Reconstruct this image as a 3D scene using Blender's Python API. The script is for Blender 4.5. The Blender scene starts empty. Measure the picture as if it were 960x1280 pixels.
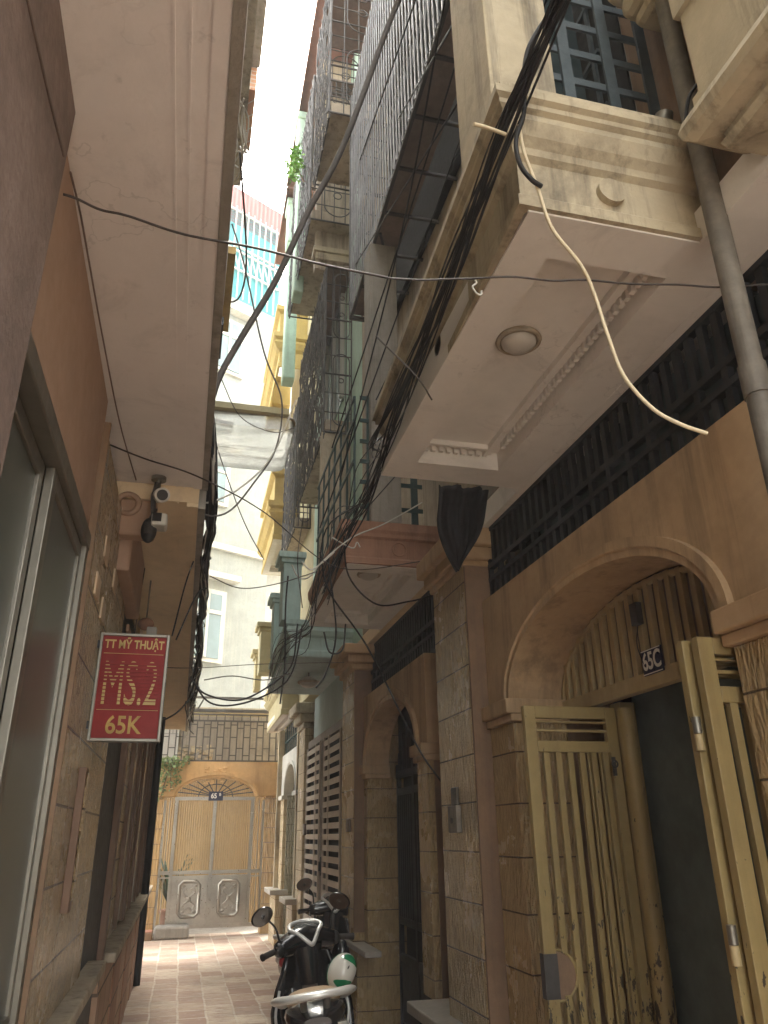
import bpy, math, random
from mathutils import Vector, Matrix
random.seed(7)
R=math.radians
SC=bpy.context.scene; COL=SC.collection
# ------------------------------------------------------------------ camera model
F,PI_,YA,RO=947.5,R(22.96),R(14.25),R(-.778)
Hd=Vector((math.sin(YA)*math.cos(PI_),math.cos(YA)*math.cos(PI_),math.sin(PI_)))
rr=Vector((math.cos(YA),-math.sin(YA),0)); uu=rr.cross(Hd)
Rt=rr*math.cos(RO)+uu*math.sin(RO); Up=-rr*math.sin(RO)+uu*math.cos(RO)
EYE=Vector((0,0,1.6))
def on(ax,px,py,v):
    d=Hd+Rt*((px-480)/F)+Up*((640-py)/F)
    return EYE+d*((v-EYE[ax])/d[ax])
cam=bpy.data.cameras.new('camera'); co=bpy.data.objects.new('camera',cam); COL.objects.link(co)
co.matrix_world=Matrix(((Rt.x,Up.x,-Hd.x,EYE.x),(Rt.y,Up.y,-Hd.y,EYE.y),(Rt.z,Up.z,-Hd.z,EYE.z),(0,0,0,1)))
cam.sensor_fit='VERTICAL'; cam.sensor_height=36; cam.lens=36*F/1280; cam.clip_start=.05; cam.clip_end=3000
SC.camera=co
# ------------------------------------------------------------------ materials
class NT:
    def __init__(s,name):
        s.m=bpy.data.materials.new(name); s.m.use_nodes=True; s.t=s.m.node_tree; s.n=s.t.nodes; s.l=s.t.links
        s.b=s.n['Principled BSDF']; s.out=s.n['Material Output']
        s.geo=s.n.new('ShaderNodeNewGeometry'); s.pos=s.geo.outputs['Position']
    def node(s,t,ins=None,**kw):
        n=s.n.new(t)
        for k,v in kw.items(): setattr(n,k,v)
        for k,v in (ins or {}).items():
            if isinstance(v,bpy.types.NodeSocket): s.l.new(v,n.inputs[k])
            else: n.inputs[k].default_value=v
        return n
    def math(s,op,a,b=0,c=0,clamp=False):
        return s.node('ShaderNodeMath',{0:a,1:b,2:c},operation=op,use_clamp=clamp).outputs[0]
    def noise(s,vec,scale,detail=4,rough=.6,dist=0):
        return s.node('ShaderNodeTexNoise',{'Vector':vec,'Scale':scale,'Detail':detail,'Roughness':rough,'Distortion':dist}).outputs['Fac']
    def ramp(s,f,a,b,va=0,vb=1):
        return s.node('ShaderNodeMapRange',{0:f,1:a,2:b,3:va,4:vb},clamp=True).outputs[0]
    def mix(s,f,a,b,mode='MIX'):
        n=s.n.new('ShaderNodeMix'); n.data_type='RGBA'; n.blend_type=mode
        for i,v in ((0,f),(6,a),(7,b)):
            if isinstance(v,bpy.types.NodeSocket): s.l.new(v,n.inputs[i])
            else: n.inputs[i].default_value=v if i==0 else (*v[:3],1)
        return n.outputs[2]
    def scaled(s,x,y,z):
        return s.node('ShaderNodeMapping',{'Vector':s.pos,'Scale':(x,y,z)}).outputs[0]
    def bump(s,h,strength,dist=.01):
        n=s.node('ShaderNodeBump',{'Height':h,'Strength':strength,'Distance':dist})
        if s.b.inputs['Normal'].is_linked: s.l.new(s.b.inputs['Normal'].links[0].from_socket,n.inputs['Normal'])
        s.l.new(n.outputs[0],s.b.inputs['Normal'])
    def put(s,k,v):
        if isinstance(v,bpy.types.NodeSocket): s.l.new(v,s.b.inputs[k])
        else: s.b.inputs[k].default_value=v
def sc(c,k): return tuple(min(1,max(0,x*k)) for x in c)
def mat(name,col,rough=.75,var=.18,scale=2.5,bump=.25,bscale=60,metal=0,spec=.4,streak=0,scol=(.04,.033,.028),stain=0,crack=0,peel=0,pcol=(.03,.022,.016),coat=0):
    s=NT(name)
    f=s.noise(s.pos,scale,6,.65)
    c=s.mix(s.ramp(f,.3,.7),sc(col,1-var),sc(col,1+var*.6))
    f2=s.noise(s.pos,scale*9,3,.6)
    c=s.mix(s.ramp(f2,.35,.75,0,.35),c,sc(col,1-var*1.4))
    if stain:
        g=s.noise(s.pos,1.1,7,.7,.6)
        c=s.mix(s.ramp(g,.5,.72,0,stain),c,scol)
    if streak:
        v=s.scaled(9,9,.55)
        g=s.noise(v,1.0,6,.7)
        c=s.mix(s.ramp(g,.5,.75,0,streak),c,scol)
    if crack:
        dv=s.node('ShaderNodeVectorMath',{0:s.pos,1:s.node('ShaderNodeTexNoise',{'Vector':s.pos,'Scale':3,'Detail':5}).outputs['Color']},operation='ADD').outputs[0]
        e=s.node('ShaderNodeTexVoronoi',{'Vector':dv,'Scale':1.1},feature='DISTANCE_TO_EDGE').outputs['Distance']
        k=s.math('MULTIPLY',s.ramp(e,.002,.006,1,0),s.ramp(s.noise(s.pos,.9,3,.5),.50,.60))
        c=s.mix(s.math('MULTIPLY',k,crack),c,sc(col,.35))
        g=s.noise(s.pos,3.1,7,.72,.8); c=s.mix(s.ramp(g,.54,.74,0,.45),c,sc(col,.5))
        g=s.noise(s.scaled(1,1,1),14,4,.7); c=s.mix(s.ramp(g,.64,.72,0,.35),c,sc(col,.55))
    ro=s.ramp(f2,.2,.8,rough*.85,min(1,rough*1.12))
    if peel:
        g=s.noise(s.scaled(1,1,.35),38,5,.65)
        z=s.node('ShaderNodeSeparateXYZ',{0:s.pos}).outputs[2]
        th=s.ramp(z,.7,1.7,.52,.70)
        pm=s.math('GREATER_THAN',g,th)
        c=s.mix(s.math('MULTIPLY',pm,peel),c,pcol)
    s.put('Base Color',c); s.put('Roughness',ro); s.put('Metallic',metal); s.put('Specular IOR Level',spec)
    if coat: s.put('Coat Weight',coat); s.put('Coat Roughness',.08)
    if bump:
        h=s.noise(s.pos,bscale,4,.6); s.bump(h,bump,.006)
    return s.m
def tilemat(name,col,joint=(.10,.07,.045),th=.25,off=0,rough=.24,relief=.8,var=.2,flow=1.0,stain=.25):
    s=NT(name)
    xyz=s.node('ShaderNodeSeparateXYZ',{0:s.pos}).outputs
    h=s.math('ADD',xyz[0],xyz[1])
    fz=s.math('FRACT',s.math('DIVIDE',s.math('ADD',xyz[2],off),th))
    jd=s.math('MINIMUM',fz,s.math('SUBTRACT',1,fz))
    vec=s.node('ShaderNodeCombineXYZ',{0:h,1:s.math('MULTIPLY',xyz[2],.33*flow),2:s.math('FLOOR',s.math('DIVIDE',s.math('ADD',xyz[2],off),th))}).outputs[0]
    v2=s.node('ShaderNodeVectorMath',{0:vec,1:(62,24*flow,3.7)},operation='MULTIPLY').outputs[0]
    w0=s.node('ShaderNodeTexNoise',{'Vector':v2,'Scale':1,'Detail':1.5,'Roughness':.5,'Distortion':.35}).outputs['Fac']
    w=s.ramp(w0,.36,.62)
    n1=s.noise(s.pos,1.7,6,.65)
    c=s.mix(s.ramp(n1,.3,.7),sc(col,1-var),sc(col,1+var*.5))
    tv=s.node('ShaderNodeTexWhiteNoise',{'W':s.math('FLOOR',s.math('DIVIDE',s.math('ADD',xyz[2],off),th))},noise_dimensions='1D').outputs[0]
    c=s.mix(s.math('MULTIPLY',tv,.22),c,sc(col,.7))
    c=s.mix(s.ramp(w,.45,.0,0,.33),c,sc(col,.5))  # relief hollows painted darker as dirt and shade so the relief shows
    g=s.noise(s.scaled(5,5,.7),1.0,6,.7)
    c=s.mix(s.ramp(g,.5,.8,0,stain),c,(.05,.035,.025))
    jm=s.ramp(jd,.009,.02,1,0)
    c=s.mix(jm,c,joint)
    s.put('Base Color',c); s.put('Roughness',s.ramp(n1,.3,.7,rough*.8,rough*1.3)); s.put('Specular IOR Level',.7)
    hgt=s.math('SUBTRACT',s.math('MULTIPLY',w,.8),s.math('MULTIPLY',jm,1.2))
    fine=s.noise(s.pos,90,3,.6)
    hgt=s.math('ADD',hgt,s.math('MULTIPLY',fine,.35))
    s.bump(hgt,min(1,relief*1.25),.045)
    return s.m
def pavemat():
    s=NT('terracotta paving')
    wob=s.node('ShaderNodeTexNoise',{'Vector':s.pos,'Scale':2.2,'Detail':3}).outputs['Color']
    wv=s.node('ShaderNodeVectorMath',{0:s.node('ShaderNodeVectorMath',{0:wob,1:(.05,.05,0)},operation='MULTIPLY').outputs[0],1:s.pos},operation='ADD').outputs[0]
    v=s.node('ShaderNodeMapping',{'Vector':wv,'Rotation':(0,0,R(90)),'Location':(.1,.12,0)}).outputs[0]
    b=s.node('ShaderNodeTexBrick',{'Vector':v,'Color1':(.25,.145,.105,1),'Color2':(.50,.43,.34,1),'Mortar':(.50,.45,.38,1),'Scale':1,'Mortar Size':.012,'Mortar Smooth':.3,'Brick Width':.36,'Row Height':.27})
    n=s.noise(s.pos,5,6,.7)
    c=s.mix(s.ramp(n,.4,.7,0,.5),b.outputs['Color'],(.5,.4,.31))
    n2=s.noise(s.scaled(3,14,1),2.2,6,.7,.5)
    c=s.mix(s.ramp(n2,.5,.62,0,.7),c,(.21,.105,.075))
    n3=s.noise(s.pos,1.3,5,.7)
    c=s.mix(s.ramp(n3,.5,.7,0,.5),c,(.15,.12,.095))
    n4=s.noise(s.pos,9,5,.75); c=s.mix(s.ramp(n4,.58,.68,0,.45),c,(.52,.47,.39)); n5=s.noise(s.pos,24,3,.7); c=s.mix(s.ramp(n5,.66,.72,0,.5),c,(.10,.075,.06))
    s.put('Base Color',c); s.put('Roughness',s.ramp(n,.3,.7,.35,.8))
    h=s.math('SUBTRACT',s.math('MULTIPLY',n,.5),b.outputs['Fac']); s.bump(h,.5,.008)
    return s.m
def brickmat(name,c1,c2,mort,w,hh,ms=.01,swap=True):
    s=NT(name)
    xyz=s.node('ShaderNodeSeparateXYZ',{0:s.pos}).outputs
    v=s.node('ShaderNodeCombineXYZ',{0:s.math('ADD',xyz[0],xyz[1]),1:xyz[2]}).outputs[0]
    b=s.node('ShaderNodeTexBrick',{'Vector':v,'Color1':(*c1,1),'Color2':(*c2,1),'Mortar':(*mort,1),'Scale':1,'Mortar Size':ms,'Brick Width':w,'Row Height':hh})
    n=s.noise(s.pos,6,6,.7); c=s.mix(s.ramp(n,.4,.75,0,.4),b.outputs['Color'],sc(c1,.55))
    s.put('Base Color',c); s.put('Roughness',.7); s.bump(s.math('SUBTRACT',n,b.outputs['Fac']),.5,.008)
    return s.m
def corrmat(name,col,axis=0,pitch=.08):
    s=NT(name)
    w=s.node('ShaderNodeTexWave',{'Vector':s.pos,'Scale':1/pitch/3.14*1.57},bands_direction='XYZ'[axis]).outputs['Fac']
    n=s.noise(s.pos,2,5,.7); c=s.mix(s.ramp(n,.4,.7,0,.35),col,sc(col,.6)); c=s.mix(s.ramp(w,.25,.0,0,.5),c,sc(col,.55))
    s.put('Base Color',c); s.put('Roughness',.5); s.bump(w,.8,.02)
    return s.m
def frosted(name,col,rough=.45,tr=.0):
    s=NT(name); n=s.noise(s.pos,1.5,4,.6)
    s.put('Base Color',s.mix(s.ramp(n,.35,.7),sc(col,.8),sc(col,1.15))); s.put('Roughness',rough); s.put('Specular IOR Level',.5); s.put('Coat Weight',.25); s.put('Coat Roughness',.25)
    if tr: s.put('Transmission Weight',tr)
    return s.m
def translucent(name,col,a):
    s=NT(name)
    t=s.node('ShaderNodeBsdfTransparent',{'Color':(.93,.94,.92,1)}); n=s.noise(s.pos,5,5,.7)
    d=s.node('ShaderNodeBsdfTranslucent',{'Color':(*col,1)})
    g=s.node('ShaderNodeBsdfGlossy',{'Color':(.8,.8,.8,1),'Roughness':.2})
    m1=s.node('ShaderNodeMixShader',{0:s.ramp(n,.3,.7,a*.7,min(1,a*1.4)),1:t.outputs[0],2:d.outputs[0]})
    m2=s.node('ShaderNodeMixShader',{0:.06,1:m1.outputs[0],2:g.outputs[0]})
    s.l.new(m2.outputs[0],s.out.inputs[0]); return s.m
def leafmat(name,col):
    s=NT(name); n=s.noise(s.pos,14,2,.5)
    s.put('Base Color',s.mix(s.ramp(n,.35,.65),sc(col,.6),sc(col,1.5))); s.put('Roughness',.5)
    s.put('Subsurface Weight',0); s.put('Transmission Weight',0)
    return s.m
M={}
M['peach']=mat('peach plaster',(.50,.35,.205),streak=.55,stain=.28,var=.16,bump=.18)
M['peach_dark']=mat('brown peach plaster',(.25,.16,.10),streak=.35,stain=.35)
M['salmon']=mat('salmon plaster',(.41,.275,.20),var=.1,stain=.18,bump=.12)
M['orange']=mat('orange plaster',(.62,.40,.19),streak=.35,stain=.2,scol=(.2,.1,.04))
M['cream']=mat('grimy cream plaster',(.47,.40,.28),streak=.9,stain=.8,bump=.3)
M['beige']=mat('beige concrete',(.42,.35,.26),streak=.8,stain=.45,bump=.35)
M['soffit']=mat('pale pink ceiling paint',(.80,.765,.72),crack=.22,var=.09,stain=.12,bump=.1,scale=1.3)
M['soffit_l']=mat('mauve ceiling paint',(.77,.73,.715),crack=.25,var=.09,stain=.14,bump=.12,scale=1.3)
M['soffit_bounce']=mat('ceiling paint with warm bounce',(.74,.60,.41),crack=.25,var=.1,stain=.2,bump=.12,scale=1.3)  # warm bounce light is painted into this ceiling colour
M['terra']=mat('terracotta plaster',(.36,.20,.135),streak=.5,stain=.35)
M['rough']=mat('grey brown roughcast',(.25,.19,.17),bump=.9,bscale=55,var=.3,scale=4,rough=.9)
M['concrete']=mat('grey concrete',(.30,.275,.24),streak=.6,stain=.5,bump=.4)
M['white']=mat('off white paint',(.52,.51,.47),streak=.4,stain=.15,scol=(.3,.28,.22))
M['whitewall']=mat('far white wall',(.27,.285,.27),streak=.4,stain=.1,scol=(.42,.4,.34),bump=.1)
M['yellow']=mat('yellow ochre plaster',(.47,.36,.13),streak=.4,stain=.15,scol=(.3,.2,.07))
M['yellow_pale']=mat('pale yellow plaster',(.48,.43,.26),streak=.4,stain=.15,scol=(.35,.27,.13))
M['teal']=mat('teal plaster',(.42,.56,.53),streak=.4,stain=.15)
M['mint']=mat('mint green plaster',(.45,.62,.52),streak=.3,stain=.15)
M['pale_blue']=mat('pale blue plaster',(.42,.52,.52),streak=.2,stain=.1)
M['gate_yellow']=mat('chipped yellow gate paint',(.31,.235,.10),rough=.5,var=.2,peel=.93,bump=.2,spec=.5,streak=.4,scol=(.14,.08,.03))
M['gate_yellow_top']=mat('old yellow gate paint',(.44,.35,.19),rough=.5,var=.2,bump=.2,streak=.4,scol=(.14,.08,.03))
M['iron_black']=mat('black painted iron',(.016,.019,.023),rough=.55,var=.4,bump=.15)
M['iron_dark']=mat('dark weathered iron',(.075,.07,.068),rough=.55,var=.5,bump=.2)
M['iron_grey']=mat('grey galvanised bar',(.34,.34,.35),rough=.42,var=.35,bump=.2,metal=.6)
M['iron_green']=mat('dark green iron',(.018,.05,.05),rough=.5,var=.3)
M['iron_blue']=mat('dusty blue lattice',(.05,.068,.078),rough=.7,var=.3)
M['rust']=mat('brown sheet metal',(.22,.165,.145),rough=.7,var=.35,stain=.5)
M['steel']=mat('stainless steel',(.40,.375,.33),rough=.3,metal=1,var=.25,bump=.02,bscale=20)
M['alu']=mat('dull aluminium',(.22,.205,.175),rough=.42,metal=.75,var=.15,bump=.05)
M['slat']=mat('pinkish grey slat paint',(.56,.49,.42),rough=.5,var=.12)
M['slat_dark']=mat('brown grey steel',(.17,.135,.115),rough=.5,var=.2)
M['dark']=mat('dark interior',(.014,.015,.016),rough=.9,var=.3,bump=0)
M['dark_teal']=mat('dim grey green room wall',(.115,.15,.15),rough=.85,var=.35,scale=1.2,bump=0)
M['navy']=mat('dark blue paint',(.01,.016,.028),rough=.4,var=.3)
M['cable']=mat('black cable sheath',(.012,.012,.014),rough=.55,var=.4,bump=0)
M['cable_grey']=mat('dusty grey cable sheath',(.10,.09,.085),rough=.7,var=.3,bump=0)
M['cable_white']=mat('aged white cable',(.55,.53,.48),rough=.6,var=.2,bump=0)
M['cable_cream']=mat('cream cable sheath',(.66,.57,.40),rough=.5,var=.15,bump=0)
M['wire']=mat('thin steel wire',(.06,.05,.048),rough=.6,metal=.3,bump=0)
M['pipe']=mat('grimy grey pipe',(.22,.20,.17),rough=.6,streak=.9,stain=.85,var=.5,bump=.25)
M['cloth']=mat('black cloth',(.012,.011,.014),rough=.95,var=.5,bump=.3,bscale=150)
M['lamp']=mat('milky lamp glass',(.50,.47,.42),rough=.3,var=.05,bump=0)
M['red']=mat('faded red sign',(.23,.024,.024),rough=.55,spec=.2,var=.22,scale=3,bump=.03,stain=.15)
M['gold']=mat('faded yellow lettering',(.46,.34,.12),rough=.45,var=.2,bump=0)
M['gold_dim']=mat('faded red outline lettering',(.36,.07,.045),rough=.45,var=.2,bump=0)
M['gold_brown']=mat('tarnished gold lettering',(.40,.25,.05),rough=.4,var=.4,scale=12,bump=0)
M['plate_blue']=mat('navy enamel plate',(.015,.02,.06),rough=.3,var=.15,bump=0)
M['plate_white']=mat('white enamel',(.75,.74,.7),rough=.35,var=.08,bump=0)
M['black_gloss']=mat('glossy black plastic',(.010,.010,.012),rough=.22,var=.2,bump=0,spec=.5,coat=.6)
M['black_matte']=mat('matte black plastic',(.018,.017,.017),rough=.55,var=.3,bump=.1)
M['rubber']=mat('brown black rubber',(.035,.028,.025),rough=.8,var=.3,bump=.3)
M['silver']=mat('silver plastic',(.62,.61,.58),rough=.3,metal=.35,var=.08,bump=0)
M['tan']=mat('tan vinyl',(.34,.23,.13),rough=.5,var=.15,bump=.2,bscale=220)
M['tail_red']=mat('red lens',(.28,.01,.012),rough=.12,var=.05,bump=0,coat=.8)
M['amber']=mat('amber lens',(.55,.17,.02),rough=.15,var=.05,bump=0,coat=.6)
M['clear_lens']=mat('clear lens',(.6,.58,.52),rough=.12,var=.05,bump=0,coat=.8)
M['mirror']=mat('mirror glass',(.12,.11,.105),rough=.06,metal=1,var=.05,bump=0)
M['helmet_white']=mat('white helmet shell',(.68,.66,.60),rough=.25,var=.06,bump=0,coat=.5)
M['helmet_green']=mat('green helmet stripe',(.01,.20,.08),rough=.25,var=.1,bump=0,coat=.5)
M['gauge']=mat('dark gauge glass',(.10,.10,.095),rough=.08,var=.4,scale=30,bump=0,coat=1)
M['marble']=mat('pale stone sill',(.42,.385,.33),rough=.45,var=.18,stain=.3,scale=6)
M['wood']=mat('weathered yellow board',(.55,.40,.16),var=.3,rough=.8,stain=.3)
M['wood_brown']=mat('brown wood trim',(.17,.10,.065),var=.3,rough=.6)
M['step_red']=mat('red tile step',(.42,.19,.13),var=.2,rough=.5)
M['paper']=mat('peeling paper scrap',(.62,.47,.33),var=.2,bump=0)
M['gold_reflect_bar']=mat('steel bars with golden reflection',(.45,.32,.16),rough=.35,metal=.5,var=.2,bump=0)  # golden reflection painted into the steel bar colour
M['glass_w']=frosted('grey frosted glass',(.07,.078,.07),.34)
M['glass_f']=frosted('pale window glass',(.13,.19,.20),.15)
M['glass_d']=frosted('dark window glass',(.05,.07,.075),.15)
M['poly']=translucent('clear dusty polycarbonate',(.42,.43,.40),.68)
M['tile']=tilemat('relief tile',(.56,.41,.215))
M['tile_l']=tilemat('brown relief tile',(.50,.36,.205),off=.05,stain=.3,flow=2.0)
M['tile_p']=tilemat('smooth relief tile',(.50,.365,.19),off=.02,relief=.45,flow=1.3)
M['tile_end']=tilemat('golden relief tile',(.62,.38,.13),joint=(.16,.09,.04),off=.03,relief=.6,flow=.5,stain=.15)
M['tile_grey']=tilemat('greenish relief tile',(.30,.28,.19),off=.0,relief=.5)
M['tile_cream']=tilemat('cream relief tile',(.55,.44,.28),off=.1,relief=.35,stain=.15,joint=(.25,.18,.1))
M['pave']=pavemat()
M['brick_red']=brickmat('red dado tile',(.30,.14,.09),(.36,.20,.13),(.12,.08,.06),.3,.25)
M['dadotile']=brickmat('pink dado tile',(.45,.29,.19),(.38,.22,.14),(.10,.065,.045),.42,.25)
M['brickwall']=brickmat('bare orange brick',(.55,.26,.15),(.62,.34,.2),(.6,.55,.48),.22,.075)
M['greytile']=brickmat('grey slab cladding',(.36,.36,.35),(.45,.45,.43),(.2,.2,.2),.35,.5)
M['eave']=mat('dull red eave',(.24,.135,.115),var=.25,rough=.7)
M['roof_red']=corrmat('red corrugated roof',(.34,.06,.05),0,.22)
M['cyan']=corrmat('turquoise corrugated sheet',(.035,.27,.30),0,.3)
M['gold_slats']=corrmat('yellow roller slats',(.42,.27,.11),0,.07)
M['leaf']=leafmat('pale green leaves',(.16,.22,.09)); M['leaf_b']=leafmat('bright green leaves',(.16,.36,.05)); M['leaf_d']=leafmat('dark green leaves',(.03,.06,.025))
# ------------------------------------------------------------------ mesh builder
ORG={}
class MB:
    def __init__(s): s.v=[]; s.f=[]; s.sm=[]
    def add(s,vs,fs,sm=False):
        k=len(s.v); s.v+=[tuple(p) for p in vs]; s.f+=[tuple(i+k for i in f) for f in fs]; s.sm+=[sm]*len(fs); return s
    def box(s,x0,x1,y0,y1,z0,z1):
        x0,x1=sorted((x0,x1)); y0,y1=sorted((y0,y1)); z0,z1=sorted((z0,z1))
        return s.hexa([(x0,y0,z0),(x1,y0,z0),(x1,y1,z0),(x0,y1,z0)],[(x0,y0,z1),(x1,y0,z1),(x1,y1,z1),(x0,y1,z1)])
    def hexa(s,a,b):
        n=len(a); return s.add(list(a)+list(b),[tuple(range(n-1,-1,-1)),tuple(range(n,2*n))]+[(i,(i+1)%n,n+(i+1)%n,n+i) for i in range(n)])
    def bar(s,p,q,w,h=None,up=(0,0,1)):
        p,q=Vector(p),Vector(q); h=h or w; d=(q-p).normalized(); u=Vector(up)
        if abs(d.dot(u))>.98: u=Vector((0,1,0))
        a=d.cross(u).normalized()*(w/2); b=a.cross(d).normalized()*(h/2)
        return s.hexa([p-a-b,p+a-b,p+a+b,p-a+b],[q-a-b,q+a-b,q+a+b,q-a+b])
    def tube(s,pts,r,n=7,close=False):
        pts=[Vector(p) for p in pts]; rs=r if isinstance(r,(list,tuple)) else [r]*len(pts)
        vs=[];N=len(pts); prev=None
        for i,p in enumerate(pts):
            if close: d=pts[(i+1)%N]-pts[i-1]
            else: d=pts[min(i+1,N-1)]-pts[max(i-1,0)]
            if d.length<1e-9: d=Vector((0,0,1))
            d.normalize()
            if prev is None:
                u=Vector((0,0,1)) if abs(d.z)<.9 else Vector((1,0,0)); a=d.cross(u).normalized()
            else:
                a=prev-d*prev.dot(d)
                if a.length<1e-6: a=d.orthogonal()
                a.normalize()
            prev=a; b=d.cross(a)
            vs+=[p+(a*math.cos(t)+b*math.sin(t))*rs[i] for t in (2*math.pi*k/n for k in range(n))]
        fs=[]
        for i in range(N if close else N-1):
            j=(i+1)%N
            fs+=[(i*n+k,i*n+(k+1)%n,j*n+(k+1)%n,j*n+k) for k in range(n)]
        s.add(vs,fs,True)
        if not close: s.add([vs[k] for k in range(n)],[tuple(range(n-1,-1,-1))]); s.add(vs[-n:],[tuple(range(n))])
        return s
    def loft(s,rings,cap=True,sm=True,close=False):
        n=len(rings[0]); vs=[p for r in rings for p in r]; fs=[]
        N=len(rings)
        for i in range(N if close else N-1):
            j=(i+1)%N; fs+=[(i*n+k,i*n+(k+1)%n,j*n+(k+1)%n,j*n+k) for k in range(n)]
        s.add(vs,fs,sm)
        if cap and not close: s.add(rings[0],[tuple(range(n-1,-1,-1))],sm); s.add(rings[-1],[tuple(range(n))],sm)
        return s
    def ell(s,c,rx,ry,rz,n=16,m=10,mtx=None,z0=-90,z1=90):
        c=Vector(c); rings=[]
        for i in range(m+1):
            ph=R(z0+(z1-z0)*i/m); ring=[]
            for k in range(n):
                t=2*math.pi*k/n; p=Vector((rx*math.cos(ph)*math.cos(t),ry*math.cos(ph)*math.sin(t),rz*math.sin(ph)))
                if mtx: p=mtx@p
                ring.append(c+p)
            rings.append(ring)
        return s.loft(rings)
    def cyl(s,p,q,r,n=20): 
        p,q=Vector(p),Vector(q); d=(q-p).normalized(); a=d.orthogonal().normalized(); b=d.cross(a)
        ring=lambda c:[c+(a*math.cos(2*math.pi*k/n)+b*math.sin(2*math.pi*k/n))*r for k in range(n)]
        vs=ring(p)+ring(q)
        s.add(vs,[(k,(k+1)%n,n+(k+1)%n,n+k) for k in range(n)],True)
        s.add(vs[:n],[tuple(range(n-1,-1,-1))]); s.add(vs[n:],[tuple(range(n))]); return s
    def torus(s,c,Rr,r,ax=(0,0,1),n=28,m=8):
        d=Vector(ax).normalized(); a=d.orthogonal().normalized(); b=d.cross(a); c=Vector(c)
        return s.tube([c+(a*math.cos(2*math.pi*k/n)+b*math.sin(2*math.pi*k/n))*Rr for k in range(n)],r,m,True)
    def sweep_u(s,prof,xf,xw,y0,y1,near=True,far=True):
        # profile (outset,z) swept around the near side, front and far side of a balcony
        rings=[]
        for o,z in prof:
            rings.append((o,z))
        path=[]
        P=lambda o,z:[(xw,y0-o,z),(xf-o,y0-o,z),(xf-o,y1+o,z),(xw,y1+o,z)]
        for (o0,z0),(o1,z1) in zip(prof[:-1],prof[1:]):
            a=P(o0,z0); b=P(o1,z1); s.add(a+b,[(0,1,5,4),(1,2,6,5),(2,3,7,6)])
        return s
    def each(s,name,m,parent,**k):
        # every primitive added with box() becomes a part of its own
        n=len(s.v)//8; out=[]
        for i in range(n):
            q=MB(); q.add(s.v[8*i:8*i+8],[tuple(j-8*i for j in f) for f in s.f[6*i:6*i+6]]); out.append(q.build(name,m,parent,**k))
        return out
    def build(s,name,m,parent=None,label=None,cat=None,group=None,kind=None,bevel=0,mats=None):
        org=Vector((0,0,0))
        if parent is not None: org=ORG[parent.name]
        elif kind is None and s.v:
            xs=[p[0] for p in s.v]; ys=[p[1] for p in s.v]; zs=[p[2] for p in s.v]
            org=Vector(((min(xs)+max(xs))/2,(min(ys)+max(ys))/2,min(zs)))
        me=bpy.data.meshes.new(name); me.from_pydata([(p[0]-org.x,p[1]-org.y,p[2]-org.z) for p in s.v],[],s.f)
        me.materials.append(M[m] if isinstance(m,str) else m)
        me.polygons.foreach_set('use_smooth',s.sm); me.update()
        o=bpy.data.objects.new(name,me); COL.objects.link(o)
        if parent is not None: o.parent=parent
        else: o.location=org
        ORG[o.name]=org
        if bevel:
            b=o.modifiers.new('bevel','BEVEL'); b.width=bevel; b.segments=2; b.limit_method='ANGLE'; b.angle_limit=R(50)
        tag(o,label,cat,group,kind); return o
def tag(o,label=None,cat=None,group=None,kind=None):
    for k,v in (('label',label),('category',cat),('group',group),('kind',kind)):
        if v: o[k]=v
    return o
def thing(name,loc,label,cat,group=None):
    e=bpy.data.objects.new(name,None); COL.objects.link(e); e.location=loc; e.empty_display_size=.1
    ORG[e.name]=Vector(loc); return tag(e,label,cat,group)
def smooth(pts,k=8):
    pts=[Vector(p) for p in pts]; out=[]
    P=[pts[0]*2-pts[1]]+pts+[pts[-1]*2-pts[-2]]
    for i in range(1,len(P)-2):
        a,b,c,d=P[i-1:i+3]
        for j in range(k):
            t=j/k; out.append(.5*((2*b)+(c-a)*t+(2*a-5*b+4*c-d)*t*t+(3*b-a-3*c+d)*t**3))
    out.append(pts[-1]); return out
def sag(a,b,s,k=14):
    a,b=Vector(a),Vector(b)
    return [a.lerp(b,t)-Vector((0,0,4*s*t*(1-t))) for t in (i/k for i in range(k+1))]
_txt={}
def text(s,body,size,m,parent,origin,ux,uy,depth=.002,name='lettering',spacing=1.0,xs=1.0,bold=0,label=None):
    cu=bpy.data.curves.new('t','FONT'); cu.body=body; cu.size=size; cu.extrude=depth/2; cu.align_x='CENTER'; cu.align_y='CENTER'; cu.space_character=spacing; cu.offset=bold
    o=bpy.data.objects.new('t',cu); COL.objects.link(o); bpy.context.view_layer.update()
    me=bpy.data.meshes.new_from_object(o.evaluated_get(bpy.context.evaluated_depsgraph_get()))
    bpy.data.objects.remove(o)
    ux,uy=Vector(ux).normalized(),Vector(uy).normalized(); n=ux.cross(uy); mb=MB()
    org=Vector(origin)
    mb.add([org+ux*(v.co.x*xs)+uy*v.co.y+n*(v.co.z+depth/2) for v in me.vertices],[tuple(p.vertices) for p in me.polygons])
    return mb.build(name,m,parent,label)
# ------------------------------------------------------------------ setting
MB().add([(-60,-60,-.02),(60,-60,-.02),(60,60,-.02),(-60,60,-.02)],[(0,1,2,3)]).build('ground','concrete',kind='structure')
MB().add([(-.7,-4,0),(2.2,-4,0),(2.2,15.6,0),(-.7,15.6,0)],[(0,1,2,3)]).build('alley_paving','pave',kind='structure')
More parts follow.
